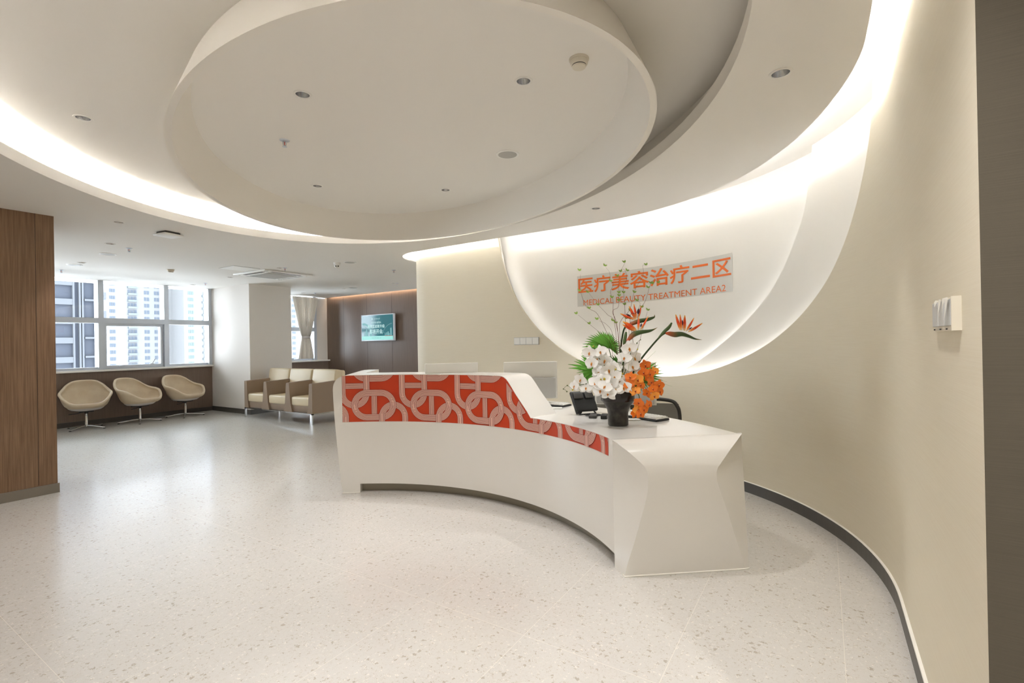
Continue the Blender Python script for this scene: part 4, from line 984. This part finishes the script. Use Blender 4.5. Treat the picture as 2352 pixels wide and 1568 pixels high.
palm('small dark palm leaf behind the centre of the arrangement', 1420, 840, .06, fan(1420, 840, 140, 20, 12, 34, 30) + fan(1420, 840, 200, 150, 4, 30, 34), .012, 'leaf_dark')
palm('dark palm leaf low between the white and orange orchids', 1452, 882, -.03, fan(1452, 882, 10, -60, 8, 36, 24), .011, 'leaf_dark')
def taper(pts, rs, m, name, par, flat=None):
    o = MB().tube(pts, rs, seg=8).build(name, m, None, smooth=True); o.parent = par; o.matrix_parent_inverse = Matrix.Translation(-par.location); return o
def leafblade(mb, a, b, w, n, mi=0, sag=.0, cup=.4):
    ax = b - a; s = ax.cross(n).normalized(); n = s.cross(ax).normalized(); rows = []
    for i in range(10):
        t = i / 9; ww = w * (sin(pi * min(.999, t ** .75)) ** .8 if t < 1 else 0) + .0003; c = a + ax * t + n * (sag * sin(pi * t))
        rows.append([c - s * ww + n * cup * ww, c - n * cup * ww * .4, c + s * ww + n * cup * ww])
    mb.grid(rows, mi)
def gradmat(name, stops):
    m = mat(name, (255, 255, 255), .45); tc = N(m, 'ShaderNodeUVMap'); sx = N(m, 'ShaderNodeSeparateXYZ'); cr = N(m, 'ShaderNodeValToRGB'); L(m, tc.outputs[0], sx.inputs[0]); L(m, sx.outputs[0], cr.inputs[0])
    e = cr.color_ramp.elements
    while len(e) < len(stops): e.new(.5)
    for q, (p_, c_) in zip(e, stops): q.position = p_; q.color = (*lin(c_), 1)
    L(m, cr.outputs[0], bsdf(m).inputs['Base Color']); return m
SEP = gradmat('bird_of_paradise_sepal', [(0, (240, 220, 170)), (.22, (236, 140, 60)), (.5, (226, 66, 24)), (.8, (234, 100, 30)), (1, (246, 186, 60))])
SPA = gradmat('bird_of_paradise_spathe', [(0, (208, 82, 42)), (.22, (150, 90, 50)), (.4, (70, 90, 48)), (.8, (58, 80, 42)), (1, (150, 120, 60))])
def uvtube(pts, rs, m, name, par, seg=10, squash=1):
    mb = MB(); mb.tube(pts, rs, seg=seg); o = mb.build(name, m, None, smooth=True); me = o.data; uv = me.uv_layers.new(name='UVMap'); n = len(pts)
    for lp in me.loops: uv.data[lp.index].uv = (min(1, (lp.vertex_index // seg) / (n - 1)), 0)
    o.parent = par; o.matrix_parent_inverse = Matrix.Translation(-par.location); return o
def bird(label, stem, bract, spathe, srad, sepals, purples, d):
    r = empty('bird_of_paradise', VB + Vector((0, 0, .2)), 0, label, 'flower', 'bird of paradise flowers in the vase')
    P = spline([RIM + Vector((0, 0, -.1))] + [at(x, y, VD + d) for x, y in stem], 8); taper(P, .0068, G['stem_dark'], 'stem', r)
    if bract:
        Q = spline([at(x, y, VD + d - .004) for x, y in bract], 8); n = len(Q); uvtube(Q, [max(.0012, .0125 * sin(pi * (i + 1) / (n + 3)) ** .8) for i in range(n)], G['spathe'], 'bract', r)
    Q = spline([at(x, y, VD + d - .01) for x, y in spathe], 8); n = len(Q); uvtube(Q, [max(.0008, srad * (.35 + .65 * sin(pi * min(1, (i / (n - 1)) * 1.35))) if i / (n - 1) < .37 else srad * max(.03, (1 - ((i / (n - 1) - .37) / .63)) ** .9)) for i in range(n)], SPA, 'spathe', r)
    for (x0, y0), (x1, y1), w, bend in sepals:
        a = at(x0, y0, VD + d - .012); b = at(x1, y1, VD + d - .012 + random.uniform(-.03, .02)); md = a.lerp(b, .5) + (CU * bend)
        Q = spline([a, md, b], 8); n = len(Q); uvtube(Q, [max(.0007, w * sin(pi * (.08 + .86 * (i / (n - 1)) ** .8)) ** .8) for i in range(n)], SEP, 'sepal', r, 7)
    for (x0, y0), (x1, y1), w in purples:
        a = at(x0, y0, VD + d - .016); b = at(x1, y1, VD + d - .02); Q = spline([a, a.lerp(b, .55), b], 8); n = len(Q)
        uvtube(Q, [max(.0008, w * (.15 if i / (n - 1) < .35 else sin(pi * ((i / (n - 1)) - .35) / .66))) for i in range(n)], G['purple'], 'blue_petal', r, 6)
bird('upper bird of paradise flower at the centre, with a purple petal upright', [(1425, 830), (1427, 790), (1433, 757), (1444, 742)], None, [(1440, 748), (1450, 744), (1465, 738), (1485, 734), (1498, 730), (1503, 727), (1503, 722)], .0170,
     [((1458, 733), (1425, 720), .0095, -.004), ((1460, 733), (1445, 703), .0105, -.002), ((1462, 731), (1456, 698), .008, 0), ((1466, 731), (1473, 702), .007, -.002)], [((1464, 732), (1467, 708), .010), ((1457, 731), (1438, 721), .007)], .03)
bird('lower bird of paradise flower at the centre, its beak pointing right', [(1430, 845), (1434, 810), (1437, 795), (1440, 785)], [(1432, 795), (1435, 780), (1438, 762)], [(1440, 783), (1447, 776), (1455, 768), (1470, 763), (1490, 760), (1500, 757), (1510, 752)], .0195,
     [((1460, 760), (1431, 738), .012, -.002), ((1458, 760), (1430, 745), .009, -.003), ((1462, 758), (1437, 739), .010, 0), ((1466, 758), (1467, 728), .009, .0), ((1471, 758), (1489, 726), .007, -.002)], [((1469, 758), (1474, 742), .006)], -.02)
bird('bird of paradise flower standing out alone at the right on a long diagonal stem', [(1452, 860), (1470, 828), (1492, 800), (1516, 773), (1528, 764)], [(1510, 778), (1525, 762), (1536, 752), (1543, 741)], [(1529, 765), (1538, 766), (1550, 768), (1566, 767), (1582, 772), (1597, 778), (1612, 780)], .0205,
     [((1563, 758), (1552, 722), .0105, -.001), ((1566, 758), (1562, 722), .008, 0), ((1572, 760), (1573, 724), .011, 0), ((1576, 760), (1594, 730), .008, -.003), ((1580, 762), (1613, 742), .009, -.003)], [((1569, 758), (1567, 734), .006), ((1575, 761), (1590, 751), .005)], .0)
TW = [([(1430, 870), (1415, 805), (1396, 768), (1373, 722), (1357, 711), (1346, 703), (1335, 675), (1333, 655), (1333, 630)], [(1354, 709), (1331, 669), (1332, 622)], 'the far left, with a kink beside the sign corner'),
      ([(1427, 870), (1421, 775), (1409, 720), (1408, 690), (1402, 670), (1409, 653), (1402, 643), (1400, 625), (1391, 614)], [(1406, 684), (1402, 646), (1389, 611)], 'the left of centre, wavy at its top'),
      ([(1425, 865), (1418, 752), (1407, 716), (1419, 706), (1422, 690), (1421, 660), (1424, 628), (1435, 604)], [(1423, 680), (1423, 691), (1423, 673), (1435, 603), (1420, 635)], 'the centre, bending round to a straight tip'),
      ([(1432, 860), (1423, 760), (1427, 735), (1446, 712), (1454, 680), (1460, 662), (1478, 630), (1476, 610), (1483, 609)], [(1457, 672), (1485, 609), (1440, 732)], 'the centre right, hooked over at its tip'),
      ([(1455, 830), (1447, 730), (1462, 718), (1480, 695), (1487, 676), (1494, 652), (1502, 643), (1512, 648)], [(1496, 651), (1500, 652), (1514, 650), (1488, 661)], 'the right, ending over the sign characters'),
      ([(1412, 860), (1403, 792), (1385, 770), (1355, 745), (1328, 723)], [(1325, 721), (1355, 744)], 'the left, low and straight to its tip'),
      ([(1420, 860), (1412, 745), (1395, 722), (1377, 703), (1352, 672)], [(1375, 701), (1350, 672), (1407, 737), (1414, 742)], 'the left, running diagonally across the small lettering'),
      ([(1422, 860), (1408, 770), (1393, 745), (1376, 736)], [(1372, 734)], 'the left of centre, short, above the top palm leaf'),
      ([(1440, 850), (1437, 750), (1434, 690), (1432, 660), (1440, 640), (1435, 620), (1427, 618)], [(1433, 673), (1440, 622), (1427, 624), (1436, 700)], 'the centre, slim and upright to the third character'),
      ([(1448, 850), (1445, 770), (1446, 745), (1452, 735), (1470, 700), (1463, 690)], [(1447, 714), (1476, 706), (1463, 691)], 'the centre right, behind the upper bird of paradise'),
      ([(1452, 840), (1470, 780), (1483, 730), (1487, 715)], [(1488, 713)], 'the right, short, beside the upper beak')]
for pts, lv, where in TW:
    r = empty('curly_twig', VB + Vector((0, 0, .2)), 0, 'thin reddish curly twig at ' + where, 'twig', 'curly twigs in the vase'); inv_ = Matrix.Translation(-r.location)
    dd = random.uniform(-.03, .09); Q = spline([RIM + Vector((random.uniform(-.03, .03), random.uniform(-.03, .03), -.12))] + [at(x, y, VD + dd) for x, y in pts], 6); n = len(Q)
    o = MB().tube(Q, [.0017 - .0011 * i / (n - 1) for i in range(n)], seg=5).build('stem', G['twig'], None, smooth=True); o.parent = r; o.matrix_parent_inverse = inv_
    for x, y in lv:
        mb = MB(); c = at(x, y, VD + dd); a = random.uniform(0, 6)
        for k in (-.5, .6): leafblade(mb, c, c + (CU * sin(a * .2 + .9 + k) + CR * cos(a * .2 + 1.2 + k * 1.3)) * .021, .0055, TOCAM)
        o = mb.build('leaf', G['grass'], None, smooth=True); o.parent = r; o.matrix_parent_inverse = inv_
for (tx, ty, dd), w in zip([(1506, 806, -.05), (1544, 887, -.05), (1532, 876, -.03), (1425, 812, -.08), (1386, 838, -.1), (1470, 790, -.05), (1446, 826, -.12), (1502, 832, -.06), (1412, 818, -.1)],
        ['ending right of the upper white spray', 'reaching furthest right', 'just above the furthest right one', 'pointing up at the centre', 'arching to the left over the white flowers', 'pointing up beside the long diagonal stem', 'short, at the centre', 'ending over the right palm leaf', 'leaning up to the left']):
    r = empty('grass_blade', VB + Vector((0, 0, .2)), 0, 'thin green grass blade in the vase, ' + w, 'grass', 'grass blades in the vase')
    a = at(1440, 878, VD - .06); b = at(tx, ty, VD + dd); m_ = a.lerp(b, .5) + Vector((0, 0, .03 if ty > 830 else .01)); Q = spline([RIM + Vector((0, 0, -.08)), a, m_, b], 7); n = len(Q)
    o = MB().tube(Q, [.0019 * (1 - .8 * i / (n - 1)) for i in range(n)], seg=5).build('blade', G['grass'], None, smooth=True); o.parent = r; o.matrix_parent_inverse = Matrix.Translation(-r.location)
